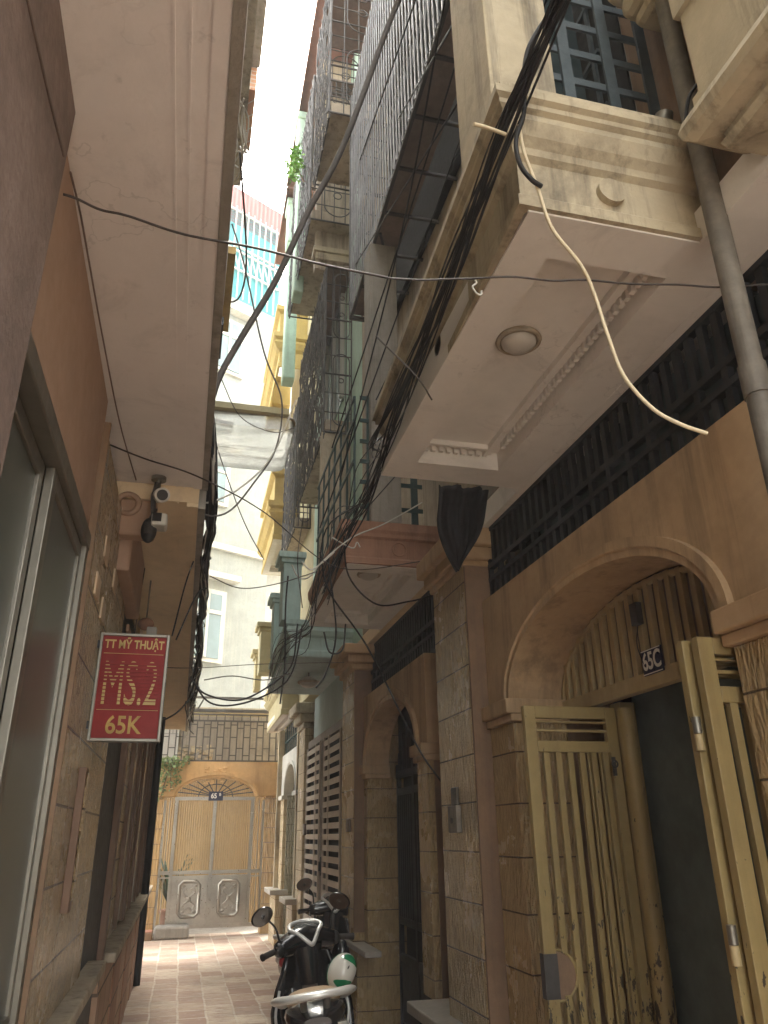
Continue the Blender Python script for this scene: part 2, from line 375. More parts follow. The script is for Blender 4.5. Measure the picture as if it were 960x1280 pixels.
# ------------------------------------------------------------------ shared builders
def arch_z(u,c,hw,zs,rise): return zs+rise*math.sqrt(max(0,1-((u-c)/hw)**2))
def spandrel(T,u0,u1,zs,zt,a,b,rise,w0,w1,N=28):
    mb=MB(); c=(a+b)/2; hw=(b-a)/2
    us=[c-hw*math.cos(math.pi*k/N) for k in range(N+1)]
    pts=[(u,arch_z(u,c,hw,zs,rise)) for u in us]
    outl=[(u0,zs)]+pts+[(u1,zs),(u1,zt)]+[(u,zt) for u,_ in reversed(pts)]+[(u0,zt)]
    n=N+1
    low=[(u0,zs)]+pts+[(u1,zs)]; top=[(u0,zt)]+[(u,zt) for u,_ in pts]+[(u1,zt)]
    vs=[T(u,w,z) for w in (w0,w1) for row in (low,top) for u,z in row]; L=len(low)
    fs=[]
    for i in range(L-1):
        if low[i][0]==low[i+1][0]: continue
        fs.append((i,i+1,L+i+1,L+i)); k=2*L; fs.append((k+i+1,k+i,k+L+i,k+L+i+1))
        fs.append((i+1,i,k+i,k+i+1)); fs.append((L+i,L+i+1,k+L+i+1,k+L+i))
    fs.append((0,L,3*L,2*L)); fs.append((L-1,3*L-1,4*L-1,2*L-1))
    mb.add(vs,fs); return mb
def arch_mould(T,a,b,zs,rise,w,wd,out,N=36):
    mb=MB(); c=(a+b)/2; hw=(b-a)/2; rings=[]
    for k in range(N+1):
        t=math.pi*k/N; cu,su=-math.cos(t),math.sin(t)
        p=lambda o,ww:T(c+(hw+o)*cu,ww,zs+(rise+o)*su)
        rings.append([p(-.004,w),p(-.004,w-wd),p(out*.35,w-wd),p(out*.45,w-wd*1.7),p(out,w-wd*1.7),p(out,w)])
    return mb.loft(rings,sm=False)
RX=lambda u,w,z:(w,u,z)          # right-hand walls: u runs along the alley, w into the house
EX=lambda u,w,z:(u,w,z)          # end wall
def coffer(root,x0,x1,y0,y1,z,ix0,ix1,iy0,iy1,m,dent=True,mould='soffit'):
    mb=MB()
    for a,b,c,d in ((x0,ix0,y0,y1),(ix1,x1,y0,y1),(ix0,ix1,y0,iy0),(ix0,ix1,iy1,y1)): mb.box(a,b,c,d,z,z+.16)
    mb.box(ix0-.001,ix1+.001,iy0-.001,iy1+.001,z+.10,z+.158)
    o=mb.build('balcony_slab',m,root)
    md=MB()
    for k,(dx,dz) in enumerate(((.025,.085),(.05,.07))):
        e=.025*(k+1)+.035
        md.box(ix1-e,ix1-e+.02,iy0+.002,iy1-.002,z+dz,z+.099); md.box(ix0+.002,ix1-e,iy1-e,iy1-e+.02,z+dz+.001,z+.099)
    if dent:
        y=iy0+.03
        while y<iy1-.12: md.box(ix1-.032,ix1-.012,y,y+.022,z+.062,z+.097); y+=.04
        x=ix0+.03
        while x<ix1-.1: md.box(x,x+.022,iy1-.032,iy1-.012,z+.062,z+.097); x+=.04
    md.build('ceiling_moulding',mould,o); return o
def round_lamp(root,x,y,z,r,hang=0):
    l=MB().cyl((x,y,z-hang),(x,y,z-.012-hang),r,28).torus((x,y,z-.014-hang),r*.96,r*.13).build('ceiling_lamp','beige',root)
    MB().ell((x,y,z-.012-hang),r*.86,r*.86,r*.55,24,8).build('diffuser','lamp',l)
    if hang: MB().cyl((x,y,z),(x,y,z-hang),.008,8).build('stem','iron_dark',l)
    return l
def sweep(prof,xa,xb,xw,y0,y1,near=True,far=True):
    mb=MB(); P=lambda o,z:[(xw,y0-o,z),(xa-o,y0-o,z),(xb-o,y1+o,z),(xw,y1+o,z)]
    for (o0,z0),(o1,z1) in zip(prof[:-1],prof[1:]):
        a=P(o0,z0);b=P(o1,z1)
        if near: mb.add([a[0],a[1],b[1],b[0]],[(0,1,2,3)])
        mb.add([a[1],a[2],b[2],b[1]],[(0,1,2,3)])
        if far: mb.add([a[2],a[3],b[3],b[2]],[(0,1,2,3)])
    return mb
def band_grille(root,x,y0,y1,z0,z1,name='transom_grille',m='iron_black',pitch=.080,rails=(.30,.48)):
    mb=MB(); h=z1-z0; ra=z0+h*rails[0]; rb=z0+h*rails[1]
    for zz,t in ((z0+.012,.024),(ra,.026),(rb,.03),(z1-.012,.024)): mb.box(x-.018,x+.018,y0,y1,zz-t/2,zz+t/2)
    n=int((y1-y0)/pitch)
    for k in range(n+1):
        y=y0+(y1-y0)*k/n
        mb.box(x-.012,x+.012,y-.017,y+.017,rb,z1-.012); mb.box(x-.012,x+.012,y-.017,y+.017,z0+.012,ra)
        if k%2==0: mb.box(x-.014,x+.014,y-.016,y+.016,ra,rb)
    o=mb.build(name,m,root)
    MB().box(x+.10,x+.12,y0,y1,z0,z1).build('backing_panel','glass_d',o)
    return o
def scroll_face(mb,x0,x1,z0,z1,y,r=.008):
    w=x1-x0; h=z1-z0
    mb.box(x0-.01,x0+.01,y-.01,y+.01,z0,z1); mb.box(x1-.01,x1+.01,y-.01,y+.01,z0,z1)
    nz=max(4,int(h/.26))
    for k in range(nz+1):
        z=z0+h*k/nz; mb.tube([(x0,y,z),(x1,y,z)],r if k%3 else r*1.6,6)
    for fx in (.27,.55,.8): mb.tube([(x0+w*fx,y,z0),(x0+w*fx,y,z1)],r*.9,6)
    cy=y-.012
    for zz in (z0+.1,z0+h*.55):
        H=min(1.05,h*.42); rad=w*.3; cx=x0+w*.62
        pts=[(cx-rad,cy,zz+rad)]+[(cx-rad*math.cos(t),cy,zz+rad-rad*math.sin(t)) for t in (math.pi*k/10 for k in range(11))]+[(cx+rad,cy,zz+H-rad)]+[(cx+rad*math.cos(t),cy,zz+H-rad+rad*math.sin(t)) for t in (math.pi*k/10 for k in range(11))]
        mb.tube(pts,r,6,True)
        for c in (.36,.62): mb.torus((cx,cy,zz+H*c),rad*.3,r*.9,(0,1,0),18,6)
def wavy_front(x,y0,y1,z0,z1,pitch=.055,r=.0065):
    mb=MB(); n=int((y1-y0)/pitch)
    for k in range(n+1):
        y=y0+(y1-y0)*k/n; zig=[]; nz=int((z1-z0)/.16); ph=random.random()*6
        for j in range(nz+1):
            z=z0+(z1-z0)*j/nz; zig.append((x+.022*math.sin(j*1.9+ph),y+.016*(1 if j%2 else -1),z))
        mb.tube(zig,r,5)
        if k%4==0: mb.tube([(x+.01,y,z0-.06),(x+.01,y,z1)],r*1.1,5)
    for z in (z0,z0+(z1-z0)*.35,z0+(z1-z0)*.7,z1): mb.bar((x+.012,y0,z),(x+.012,y1,z),.02,.012)
    return mb
def cage(root,x0,x1,y0,y1,z0,z1,slab='beige',front='iron_dark',near='iron_dark',under=True):
    if under: s=MB().box(x0+.03,x1,y0+.02,y1-.02,z0-.02,z0+.13).build('balcony_slab',slab,root,bevel=.008)
    f=wavy_front(x0,y0,y1,z0-.10,z1).build('cage_front_lattice',front,root)
    mb=MB(); scroll_face(mb,x0,x1,z0-.06,z1,y0); mb.build('cage_side_grille',near,root)
    mb=MB(); scroll_face(mb,x0,x1,z0-.06,z1,y1); mb.build('cage_side_grille',near,root)
    MB().box(x0,x1,y0,y1,z1,z1+.03).build('cage_roof','rust',root)
# ------------------------------------------------------------------ house with arch and yellow gate (nearest on the right)
H1=thing('alley_house',(1.65,2.5,0),'peach house with wide arch, chipped yellow gate and big pink balcony ceiling with lamp','house')
spandrel(RX,.6,4.13,2.25,2.87,2.065,3.81,.40,1.65,1.95).build('arch_wall','peach',H1)
arch_mould(RX,2.065,3.81,2.25,.40,1.65,.016,.075).build('arch_moulding','peach',H1)
mb=MB()
for a,b in ((.6,2.055),(3.77,4.13)):
    mb.box(1.60,1.96,a,b,2.17,2.246); mb.box(1.625,1.96,a,b,2.13,2.168)
mb.each('impost','peach',H1,bevel=.006)
mb=MB().box(1.65,1.96,3.81,4.13,0,2.128); mb.each('door_pier','tile_p',H1,bevel=.004)
mb=MB().box(1.65,1.96,.6,2.035,0,2.128); mb.each('door_pier','tile_p',H1,bevel=.004)
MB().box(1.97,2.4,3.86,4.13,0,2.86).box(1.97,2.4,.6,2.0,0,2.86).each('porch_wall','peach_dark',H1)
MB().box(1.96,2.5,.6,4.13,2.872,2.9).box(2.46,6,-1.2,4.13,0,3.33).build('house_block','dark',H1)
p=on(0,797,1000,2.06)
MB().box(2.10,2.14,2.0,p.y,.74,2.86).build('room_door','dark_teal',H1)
MB().box(2.05,2.14,p.y,p.y+.09,0,2.6).build('inner_post','navy',H1)
MB().box(2.09,2.14,2.0,p.y-.001,0,.739).build('door_kickboard','navy',H1)
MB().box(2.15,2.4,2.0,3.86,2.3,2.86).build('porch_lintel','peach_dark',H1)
band_grille(H1,1.72,.6,4.13,2.87,3.335)
# arch fanlight of yellow bars
mb=MB(); c,hw=2.9375,.8725
mb.box(1.925,1.975,2.06,3.81,2.165,2.235)
y=2.14
while y<3.78:
    zt=arch_z(y,c,hw,2.25,.40)-.01
    if zt>2.27: mb.box(1.935,1.963,y-.017,y+.017,2.235,zt)
    y+=.083
N=30; pts=[(1.95,c-(hw-.02)*math.cos(math.pi*k/N),2.235+.392*math.sin(math.pi*k/N)) for k in range(N+1)]
mb.tube(pts,.017,6); fan=mb.build('fanlight','gate_yellow_top',H1,bevel=.002)
MB().box(1.99,2.0,2.06,3.81,2.235,2.66).build('fanlight_board','slat_dark',fan)
p=on(0,799,768,1.93); mb=MB(); mb.box(1.90,1.93,p.y-.028,p.y+.028,p.z-.05,p.z+.05); mb.tube(smooth([(1.915,p.y,p.z-.05),(1.91,p.y+.02,p.z-.14),(1.915,p.y-.01,p.z-.24)]),.003,5); mb.build('bell_box','iron_dark',H1,bevel=.004)
# house number plate
p=on(0,816,826,1.92); pl=MB().box(1.915,1.923,p.y-.075,p.y+.075,p.z-.055,p.z+.055).build('number_plate','plate_blue',H1,bevel=.003)
for dz in (-.05,.05): MB().box(1.9125,1.9148,p.y-.072,p.y+.072,p.z+dz-.002,p.z+dz+.002).build('plate_line','plate_white',pl)
text('n','65C',.105,'plate_white',pl,(1.9148,p.y,p.z),(0,-1,0),(0,0,1),.002,xs=.78,bold=.002)
# yellow gate: left leaf swung out square to the wall, right leaf folded beside its post
def leaf(root,o,ux,w,h,z0,name,label,half=True):
    o=Vector(o); ux=Vector(ux).normalized(); n=ux.cross(Vector((0,0,1)))
    def bx(mb,u0,u1,a,b,t0,t1):
        P=lambda u,t,z:o+ux*u+n*t+Vector((0,0,z))
        mb.hexa([P(u0,t0,a),P(u1,t0,a),P(u1,t1,a),P(u0,t1,a)],[P(u0,t0,b),P(u1,t0,b),P(u1,t1,b),P(u0,t1,b)])
    f=MB(); s=.055
    bx(f,0,s,z0,h,-.017,.017); bx(f,w-s,w,z0,h,-.017,.017); bx(f,s,w-s,h-s,h,-.0165,.0165); bx(f,s,w-s,h-.205,h-.155,-.0165,.0165); bx(f,s,w-s,z0,z0+s,-.0165,.0165)
    fr=f.build(name,'gate_yellow',root,label,bevel=.003)
    b=MB(); k=0; nb=6; gap=(w-2*s)/nb
    for i in range(nb):
        u=s+gap*(i+.5)+.012
        lo=.98 if (half and i==0) else z0+s
        bx(b,u-.014,u+.014,z0+s,h-.205,-.012,.012) if not(half and i==0) else (bx(b,u-.014,u+.014,z0+s,.985,-.012,.012),bx(b,u-.014,u+.014,1.135,h-.205,-.012,.012))
        (i>2) and bx(b,u+.016,u+.022,z0+s,h-.205,.02,.034)
    bx(b,s,w-s,h-.115,h-.103,-.01,.01); bx(b,s,w-s,h-.075,h-.066,-.012,.012)
    b.build('gate_bars','gate_yellow',fr,bevel=.002)
    return fr,bx
L=on(1,655,885,3.3); Rr=on(1,768,880,3.3)
fr,bx=leaf(H1,(L.x,3.32,0),(1,0.0,0),Rr.x-L.x,2.135,.12,'gate_leaf','open yellow gate leaf with half round lock hole')
lk=MB(); bx(lk,-.004,.057,.975,1.135,-.02,.02); lk.build('lock_plate','iron_dark',fr)
ring=MB(); ring.tube([(L.x+.058+.088*math.sin(t),3.318,1.055+.092*math.cos(t)) for t in (math.pi*k/14 for k in range(15))],.007,6); ring.build('lock_rim','gate_yellow',fr)
hd=MB(); hd.add([(L.x+.058,3.316,.967)]+[(L.x+.058+.083*math.sin(t),3.316,1.055+.088*math.cos(t)) for t in (math.pi*k/14 for k in range(15))],[tuple(range(15,0,-1))]); hd.build('lock_cover','peach_dark',fr)
MB().cyl((Rr.x+.045,3.29,.05),(Rr.x+.045,3.29,2.13),.042,16).box(Rr.x+.02,Rr.x+.10,3.29,3.38,.05,2.16).build('gate_post','gate_yellow',H1,bevel=.003)
p=on(1,768,955,3.24); MB().box(p.x-.006,p.x+.006,3.235,3.25,p.z-.05,p.z+.03).torus((p.x,3.235,p.z),.014,.004,(0,1,0)).build('gate_bolt','iron_dark',H1)
lf,_=leaf(H1,(1.53,2.142,0),(1,0,0),.46,2.165,.12,'gate_leaf','far panel of the folded yellow gate leaf',half=False)
leaf(H1,(1.545,2.082,0),(1,0,0),.46,2.165,.12,'gate_leaf','near panel of the folded yellow gate leaf, standing beside the near pier',half=False)
for z in (.75,1.30,1.87):
    MB().cyl((1.526,2.112,z-.05),(1.526,2.112,z-.001),.013,12).build('gate_hinge','gate_yellow_top',lf); MB().cyl((1.526,2.112,z+.001),(1.526,2.112,z+.05),.0135,12).build('gate_hinge','alu',lf)
# balcony
XA,XB=.85,.94
PROF=[(-.02,3.345),(.012,3.345),(.012,3.385),(0,3.40),(0,3.535),(.018,3.55),(.022,3.575),(.045,3.60),(.065,3.645),(.06,3.675),(.075,3.685),(.075,3.705),(.09,3.715),(.09,3.745),(.06,3.755),(.06,3.80),(-.10,3.80)]
bp=sweep(PROF,XA,XB,1.52,1.6,3.5).build('balcony_parapet','cream',H1)
MB().cyl((1.163,1.6,3.467),(1.163,1.578,3.467),.047,30).build('medallion','cream',bp,bevel=.003)
MB().cyl((.9,2.5,3.467),(.875,2.5,3.467),.043,30).build('medallion','cream',bp)
sl=coffer(H1,.875,1.66,1.605,3.50,3.338,1.02,1.46,1.78,3.31,'soffit')
MB().box(1.47,1.72,-1.2,1.604,3.336,3.46).build('eave_strip','soffit',H1)
round_lamp(H1,1.165,2.34,3.438,.085)
MB().box(1.661,1.72,1.605,4.13,3.337,3.47).build('wall_head','soffit',H1)
# first floor enclosure
pr=MB().box(.80,1.045,1.63,1.93,3.80,6.2).box(.785,.80,1.60,1.66,3.80,6.2).box(.80,.83,1.612,1.63,3.80,6.2); pr.build('corner_pillar','cream',H1,bevel=.004)
g=MB()
for x in (1.075,1.175,1.36,1.53): g.box(x-.022,x+.022,1.74,1.752,3.80,6.15)
for k in range(15): g.box(1.05,1.55,1.752,1.762,3.86+k*.16,3.895+k*.16)
wl=g.build('window_lattice','iron_blue',H1)
MB().box(1.05,1.60,2.25,2.27,3.8,6.2).build('window_screen','glass_d',H1)
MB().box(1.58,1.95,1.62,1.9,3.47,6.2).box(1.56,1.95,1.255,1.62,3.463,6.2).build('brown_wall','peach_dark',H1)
MB().box(1.40,1.70,1.26,1.62,4.36,4.42).box(1.37,1.70,1.26,1.64,4.42,4.52).box(1.33,1.70,1.26,1.66,4.52,4.7).build('window_hood','cream',H1,bevel=.03)
MB().box(1.66,6,1.92,4.13,3.48,12.4).box(1.96,6,-1.2,1.91,3.47,12.4).build('upper_wall','concrete',H1)
g=MB()
for y0 in (2.2,3.0):
    for k in range(5): g.box(1.63,1.645,y0+k*.15-.012,y0+k*.15+.012,3.9,5.9)
    for k in range(6): g.box(1.628,1.644,y0-.05,y0+.65,3.95+k*.36,3.975+k*.36)
g.build('window_lattice','iron_blue',H1); MB().box(1.648,1.658,2.0,4.0,3.85,6.0).build('shade_panel','dark',H1)  # dark panel painted in place of the bluish shade behind the lattice
# ------------------------------------------------------------------ neighbour balcony at the upper right corner
H0=thing('alley_house',(1.6,0,0),'cream balcony corner with thick rounded moulding at upper right, behind the grey pipe','house')
PR0=[(-.30,3.37),(-.07,3.37),(-.06,3.395),(-.075,3.40),(-.07,3.425),(-.02,3.435),(.005,3.46),(.012,3.49),(.0,3.525),(-.03,3.535),(-.03,3.60),(-.045,3.605),(-.045,3.95),(-.03,3.955),(-.03,4.5)]
q=on(2,870,172,3.48)
sweep(PR0,q.x,q.x-.04,1.55,-1.2,q.y,near=False).build('balcony_parapet','cream',H0)
g=MB()
for a in (-1.0,-.2,.55):
    for z0,z1 in ((3.64,3.65),(3.86,3.87)): g.box(q.x+.02,q.x+.05,a,a+.55,z0,z1)
    for y in (a,a+.54): g.box(q.x+.02,q.x+.05,y,y+.01,3.65,3.86)
g.build('panel_border','beige',H0)
MB().box(q.x+.08,1.95,-1.2,q.y-.08,3.455,3.6).build('balcony_slab','soffit',H0)
MB().box(1.9,2.44,-1.2,.58,0,3.33).build('wall','peach',H0)
# pilaster between the two houses
H2=thing('alley_house',(1.65,6.2,0),'second peach house on the right with narrow arch and dark gate behind the scooter','house')
mb=MB().box(1.55,1.90,4.16,4.77,.0,3.10); pil=mb.build('pilaster','tile',H2,bevel=.006)
mb=MB().box(1.552,1.90,4.135,4.157,0,3.10); mb.build('pilaster_side','peach_dark',pil)
mb=MB().box(1.53,1.9,4.135,4.79,3.10,3.14).box(1.50,1.9,4.11,4.82,3.14,3.22).box(1.46,1.9,4.07,4.86,3.22,3.336); mb.build('pilaster_capital','peach',pil,bevel=.01)
p=on(0,571,1021,1.545); b=MB().box(1.515,1.549,p.y-.075,p.y+.075,p.z-.085,p.z+.06).box(1.53,1.549,p.y-.05,p.y+.05,p.z+.06,p.z+.16).build('doorbell','pipe',H2,bevel=.006)
MB().cyl((1.515,p.y,p.z-.02),(1.508,p.y,p.z-.02),.016,12).build('button','iron_dark',b)
spandrel(RX,5.35,7.40,2.19,2.83,5.61,7.27,.47,1.65,1.86).build('arch_wall','peach',H2)
arch_mould(RX,5.61,7.27,2.19,.47,1.65,.016,.075).build('arch_moulding','peach',H2)
mb=MB()
for a,b in ((5.345,5.64),(7.24,7.41)): mb.box(1.60,1.865,a,b,2.11,2.188); mb.box(1.625,1.864,a,b,2.07,2.109)
mb.each('impost','peach',H2,bevel=.006)
MB().box(1.65,1.862,5.36,5.61,.62,2.07).each('door_pier','tile_p',H2,bevel=.004)
MB().box(1.65,2.15,7.27,7.40,0,2.07).each('door_pier','tile_p',H2,bevel=.004)
MB().box(1.864,2.0,4.8,5.6,0,2.83).box(1.70,1.86,5.355,5.37,.6,2.07).build('end_wall','peach_dark',H2)
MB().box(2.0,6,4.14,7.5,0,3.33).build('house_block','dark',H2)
band_grille(H2,1.74,4.79,7.40,2.83,3.335,pitch=.07)
g=MB()
for y in (5.62,6.16,6.44,6.72,7.26): g.box(1.93,1.97,y-.03,y+.03,.1,2.19)
for z in (.12,.62,.9,1.95,2.1): g.box(1.932,1.968,5.6,7.28,z-.03,z+.03)
y=5.68
while y<7.25: g.box(1.94,1.96,y-.012,y+.012,.9,1.95); y+=.07
g.box(1.945,1.955,5.62,7.26,.15,.62); g.build('iron_gate','iron_black',H2,bevel=.003)
g=MB()
for k in range(12):
    y=5.65+k*.145; g.box(1.945,1.96,y-.008,y+.008,2.13,max(2.15,arch_z(y,6.44,.83,2.19,.47)-.01))
g.build('fanlight','iron_black',H2)
# plinths and stone ledges
q0=on(2,508,1251,.66); q1=on(2,578,1284,.66)
MB().box(q0.x,1.70,q1.y-.5,q0.y,.60,.66).build('stone_ledge','marble',H2,bevel=.008)
MB().box(q0.x+.10,1.70,q1.y-.5,q0.y-.06,0,.60).build('plinth','tile_p',H2)
MB().box(1.553,2.0,7.42,8.0,.5,3.10).build('pilaster','tile_p',H2,bevel=.006)
MB().box(1.556,1.75,7.40,7.418,.8,3.10).build('pilaster_side','peach_dark',H2)
MB().box(1.52,2,7.36,8.03,3.10,3.16).box(1.47,2,7.31,8.06,3.16,3.24).box(1.42,2,7.26,8.08,3.24,3.337).build('pilaster_capital','peach',H2,bevel=.012)
q1=on(0,456,1190,1.52)
MB().box(1.52,1.66,q1.y,8.05,q1.z-.045,q1.z).build('stone_ledge','marble',H2,bevel=.008)
MB().box(1.56,1.649,7.28,8.0,0,q1.z-.046).build('plinth','tile_p',H2)
p=on(0,437,1032,1.55); MB().box(1.525,1.552,p.y-.06,p.y+.06,p.z-.055,p.z+.055).build('switch_box','slat_dark',H2,bevel=.006)
PROF2=[(o,z) for o,z in PROF if z<3.6]+[(.03,3.60),(.035,3.66),(-.08,3.66)]
bp=sweep(PROF2,.964,1.006,1.66,4.93,6.71).build('balcony_parapet','terra',H2)
MB().torus((1.36,4.928,3.47),.05,.006,(0,1,0)).build('medallion','terra',bp)
coffer(H2,.985,1.66,4.94,6.70,3.339,1.09,1.50,5.10,6.55,'soffit')
MB().box(1.661,1.80,4.14,8.0,3.337,3.47).build('wall_head','soffit_bounce',H2)
round_lamp(H2,on(2,461,719,3.42).x,on(2,461,719,3.42).y,3.438,.085)
g=MB()                                                        # dark green balcony railing
for x in (1.16,1.34,1.50): g.box(x-.025,x+.025,4.97,4.99,3.66,4.75)
for z in (3.80,4.0,4.17,4.34,4.52,4.72): g.box(1.08,1.56,4.962,4.972,z-.016,z+.016)
for k in range(7): g.box(1.04,1.055,5.0+k*.28,5.02+k*.28,3.66,4.75)
for z in (3.8,4.17,4.52,4.72): g.box(1.03,1.042,4.98,6.7,z-.014,z+.014)
g.build('balcony_railing','iron_green',H2)
MB().box(1.66,6,4.14,7.5,3.48,12.0).build('upper_wall','beige',H2)
MB().box(1.15,1.38,4.9,5.12,3.66,6.22).build('party_pillar','concrete',H2,bevel=.01)
MB().box(1.33,1.655,8.14,8.24,3.74,6.18).box(1.29,1.36,8.13,8.26,3.74,6.18).build('party_wall','beige',H2,bevel=.01)
MB().box(1.20,1.655,8.26,8.36,8.76,13.0).box(1.16,1.23,8.24,8.38,8.76,13).build('party_wall','beige',H2,bevel=.01)
MB().box(1.16,1.66,8.20,8.41,8.9,9.02).box(1.13,1.66,8.17,8.43,9.02,9.1).build('wall_moulding','cream',H2,bevel=.01)
# big cage hung over the alley on the second floor
CXF=lambda y:1.146+.0145*(y-2.96)
cg=MB().hexa([(CXF(2.2)+.01,2.2,6.25),(1.42,2.2,6.25),(1.42,5.92,6.25),(CXF(5.92)+.01,5.92,6.25)],[(CXF(2.2)+.01,2.2,6.27),(1.42,2.2,6.27),(1.42,5.92,6.27),(CXF(5.92)+.01,5.92,6.27)]); cg=cg.build('cage_floor_sheet','rust',H2)
g=MB()
for k in range(9): g.box(CXF(2.3+k*.46)+.03,1.66,2.25+k*.46,2.275+k*.46,6.228,6.249)
g.bar((CXF(2.2)+.02,2.2,6.236),(CXF(5.94)+.02,5.94,6.236),.024); g.bar((1.22,4.8,6.24),(1.42,5.25,6.24),.02); g.build('floor_joists','iron_dark',cg)
MB().box(1.60,1.655,2.0,5.92,6.28,9.2).build('cage_shade_panel','dark',H2)  # dark panel added in place of the shade inside the cage
MB().hexa([(CXF(2.0),2.0,9.2),(1.65,2.0,9.2),(1.65,5.93,9.2),(CXF(5.93),5.93,9.2)],[(CXF(2.0),2.0,9.24),(1.65,2.0,9.24),(1.65,5.93,9.24),(CXF(5.93),5.93,9.24)]).build('cage_roof','rust',H2)  # roof sheet added to keep the cage interior dark
mb=MB(); y=2.0; k=0
while y<5.93:
    xf=CXF(y); mb.tube([(xf,y,6.235-.012*random.random()),(xf,y,9.2)],.0068,6)
    zz=[6.30+.25*i for i in range(11)]
    mb.tube([(xf+.008+.01*random.random(),y+(.058 if i%2 else .0),z+.03*random.random()) for i,z in enumerate(zz)],.0052,5); y+=.088
for z in (6.245,6.95,7.65,8.35,9.05): mb.bar((CXF(2.0)+.012,2.0,z),(CXF(5.93)+.012,5.93,z),.018,.012)
mb.build('cage_front_lattice','iron_grey',H2)
mb=MB(); scroll_face(mb,1.19,1.64,6.2,9.2,5.93); mb.build('cage_side_grille','iron_dark',H2)
cage(H2,.99,1.64,6.25,7.35,9.4,12.0)
# ------------------------------------------------------------------ third house: slatted gate, teal balcony
H3=thing('alley_house',(1.65,9.5,0),'third house on the right, teal balcony and tall pale slatted double gate','house')
sg=MB()
for y in (8.62,9.72,9.80,9.92,10.0,11.1): sg.box(1.67,1.71,y-.03,y+.03,.05,2.78)
sg.box(1.672,1.708,8.6,11.12,2.70,2.80); sg.box(1.672,1.708,8.6,11.12,.05,.2)
sf=sg.build('slatted_gate','slat_dark',H3,bevel=.003)
for a,b,c,d in ((8.66,9.36,9.42,9.70),(10.03,10.32,10.38,11.07)):
    s=MB()
    for lo,hi in ((a,b),(c,d)):
        z=.24
        while z<2.66: s.box(1.655,1.672,lo,hi,z,z+.062); z+=.118
        s.box(1.650,1.670,lo-.03,lo,.2,2.7); s.box(1.650,1.670,hi,hi+.03,.2,2.7)
    s.build('gate_slats','slat',sf,bevel=.002)
MB().box(1.640,1.668,9.74,9.76,1.15,1.35).box(1.62,1.64,9.745,9.755,1.2,1.3).build('gate_handle','iron_black',sf)
MB().box(1.73,1.74,8.0,11.2,0,2.8).build('gate_backing','dark',H3)
MB().box(1.69,2.0,7.99,10.74,2.80,3.34).box(1.67,2.0,8.0,8.59,0,2.80).build('pale_wall','pale_blue',H3)
MB().box(1.74,6,7.51,11.0,0,2.79).box(2.0,6,7.51,11.0,2.8,3.35).build('house_block','dark',H3)
MB().box(1.62,2,11.13,11.70,0,3.0).build('pilaster','tile_cream',H3,bevel=.004)
MB().box(1.59,2,11.1,11.74,3.0,3.08).box(1.53,2,11.04,11.76,3.08,3.2).box(1.46,2,10.98,11.8,3.2,3.34).build('pilaster_capital','cream',H3,bevel=.02)
PROF3=[(-.02,3.342),(.012,3.342),(.012,3.40),(0,3.42),(0,3.55),(.03,3.57),(.05,3.62),(.04,3.66),(.06,3.68),(.06,3.73),(-.1,3.73)]
bp=sweep(PROF3,.98,1.05,1.66,8.0,10.35).build('balcony_parapet','teal',H3)
MB().torus((1.42,7.995,3.49),.055,.007,(0,1,0)).build('medallion','teal',bp)
MB().box(.99,1.69,8.01,10.34,3.338,3.45).build('balcony_slab','pale_blue',H3)
x=on(2,386,845,3.3); round_lamp(H3,x.x,x.y,3.338,.12,.10)
for px0,px1,py,yy,nm in ((350,378,690,8.0,'teal'),(339,356,742,9.7,'teal')):
    a=on(1,px0,py,yy); b=on(1,px1,py,yy)
    w=b.x-a.x; z1=a.z; o=MB().box(a.x+.05,b.x,yy,yy+.3,3.73,z1-.12).build('parapet_pillar',nm,H3,bevel=.008)
    MB().box(a.x+.02,b.x+.02,yy-.03,yy+.33,z1-.12,z1-.07).box(a.x-.01,b.x+.04,yy-.06,yy+.36,z1-.07,z1).build('pillar_cap',nm,o,bevel=.006)
MB().box(1.66,6,7.53,11.0,3.46,13.0).build('upper_wall','mint',H3)
for z in (4.0,7.0,10.0):
    f=MB().box(1.60,1.655,8.6,8.68,z,z+1.7).box(1.60,1.655,9.9,9.98,z,z+1.7).box(1.60,1.655,8.6,9.98,z+1.7,z+1.78).box(1.60,1.655,9.26,9.3,z,z+1.7).build('window','white',H3)
    MB().box(1.645,1.656,8.68,9.9,z,z+1.7).build('pane','glass_f',f)
cage(H3,1.30,1.655,8.12,10.5,6.22,8.7)
cage(H3,1.03,1.655,8.0,10.2,9.45,12.2)
MB().box(.96,1.66,7.1,11.0,13.0,13.04).box(.95,.965,7.1,11.0,12.9,13.0).build('eave','eave',H3)
# ------------------------------------------------------------------ fourth house: small white arch, yellow balconies
H4=thing('alley_house',(1.65,13,0),'last house on the right with white arched doorway and pale yellow balconies','house')
spandrel(RX,11.74,14.0,2.2,2.86,12.15,13.55,.45,1.65,1.80).build('arch_wall','white',H4)
arch_mould(RX,12.15,13.55,2.2,.45,1.65,.012,.06).build('arch_moulding','white',H4)
MB().box(1.648,2.0,13.55,14.0,0,2.2).box(1.648,1.85,11.74,12.15,0,2.2).each('door_pier','tile_cream',H4)
MB().box(1.87,1.9,12.15,13.55,0,2.65).box(1.70,1.9,13.5,13.549,0,2.2).build('doorway_tiles','tile_grey',H4)
MB().box(1.60,1.70,11.72,12.2,2.14,2.20).box(1.60,1.70,13.5,14.0,2.14,2.20).each('impost','white',H4)
MB().box(1.60,1.72,11.72,11.8,0,3.3).box(1.58,1.72,13.98,14.1,0,3.3).each('corner_trim','cream',H4)
MB().box(1.74,6,11.01,15.0,2.87,3.34).box(1.91,6,11.01,15.0,0,2.86).build('house_block','dark',H4)
g=MB()
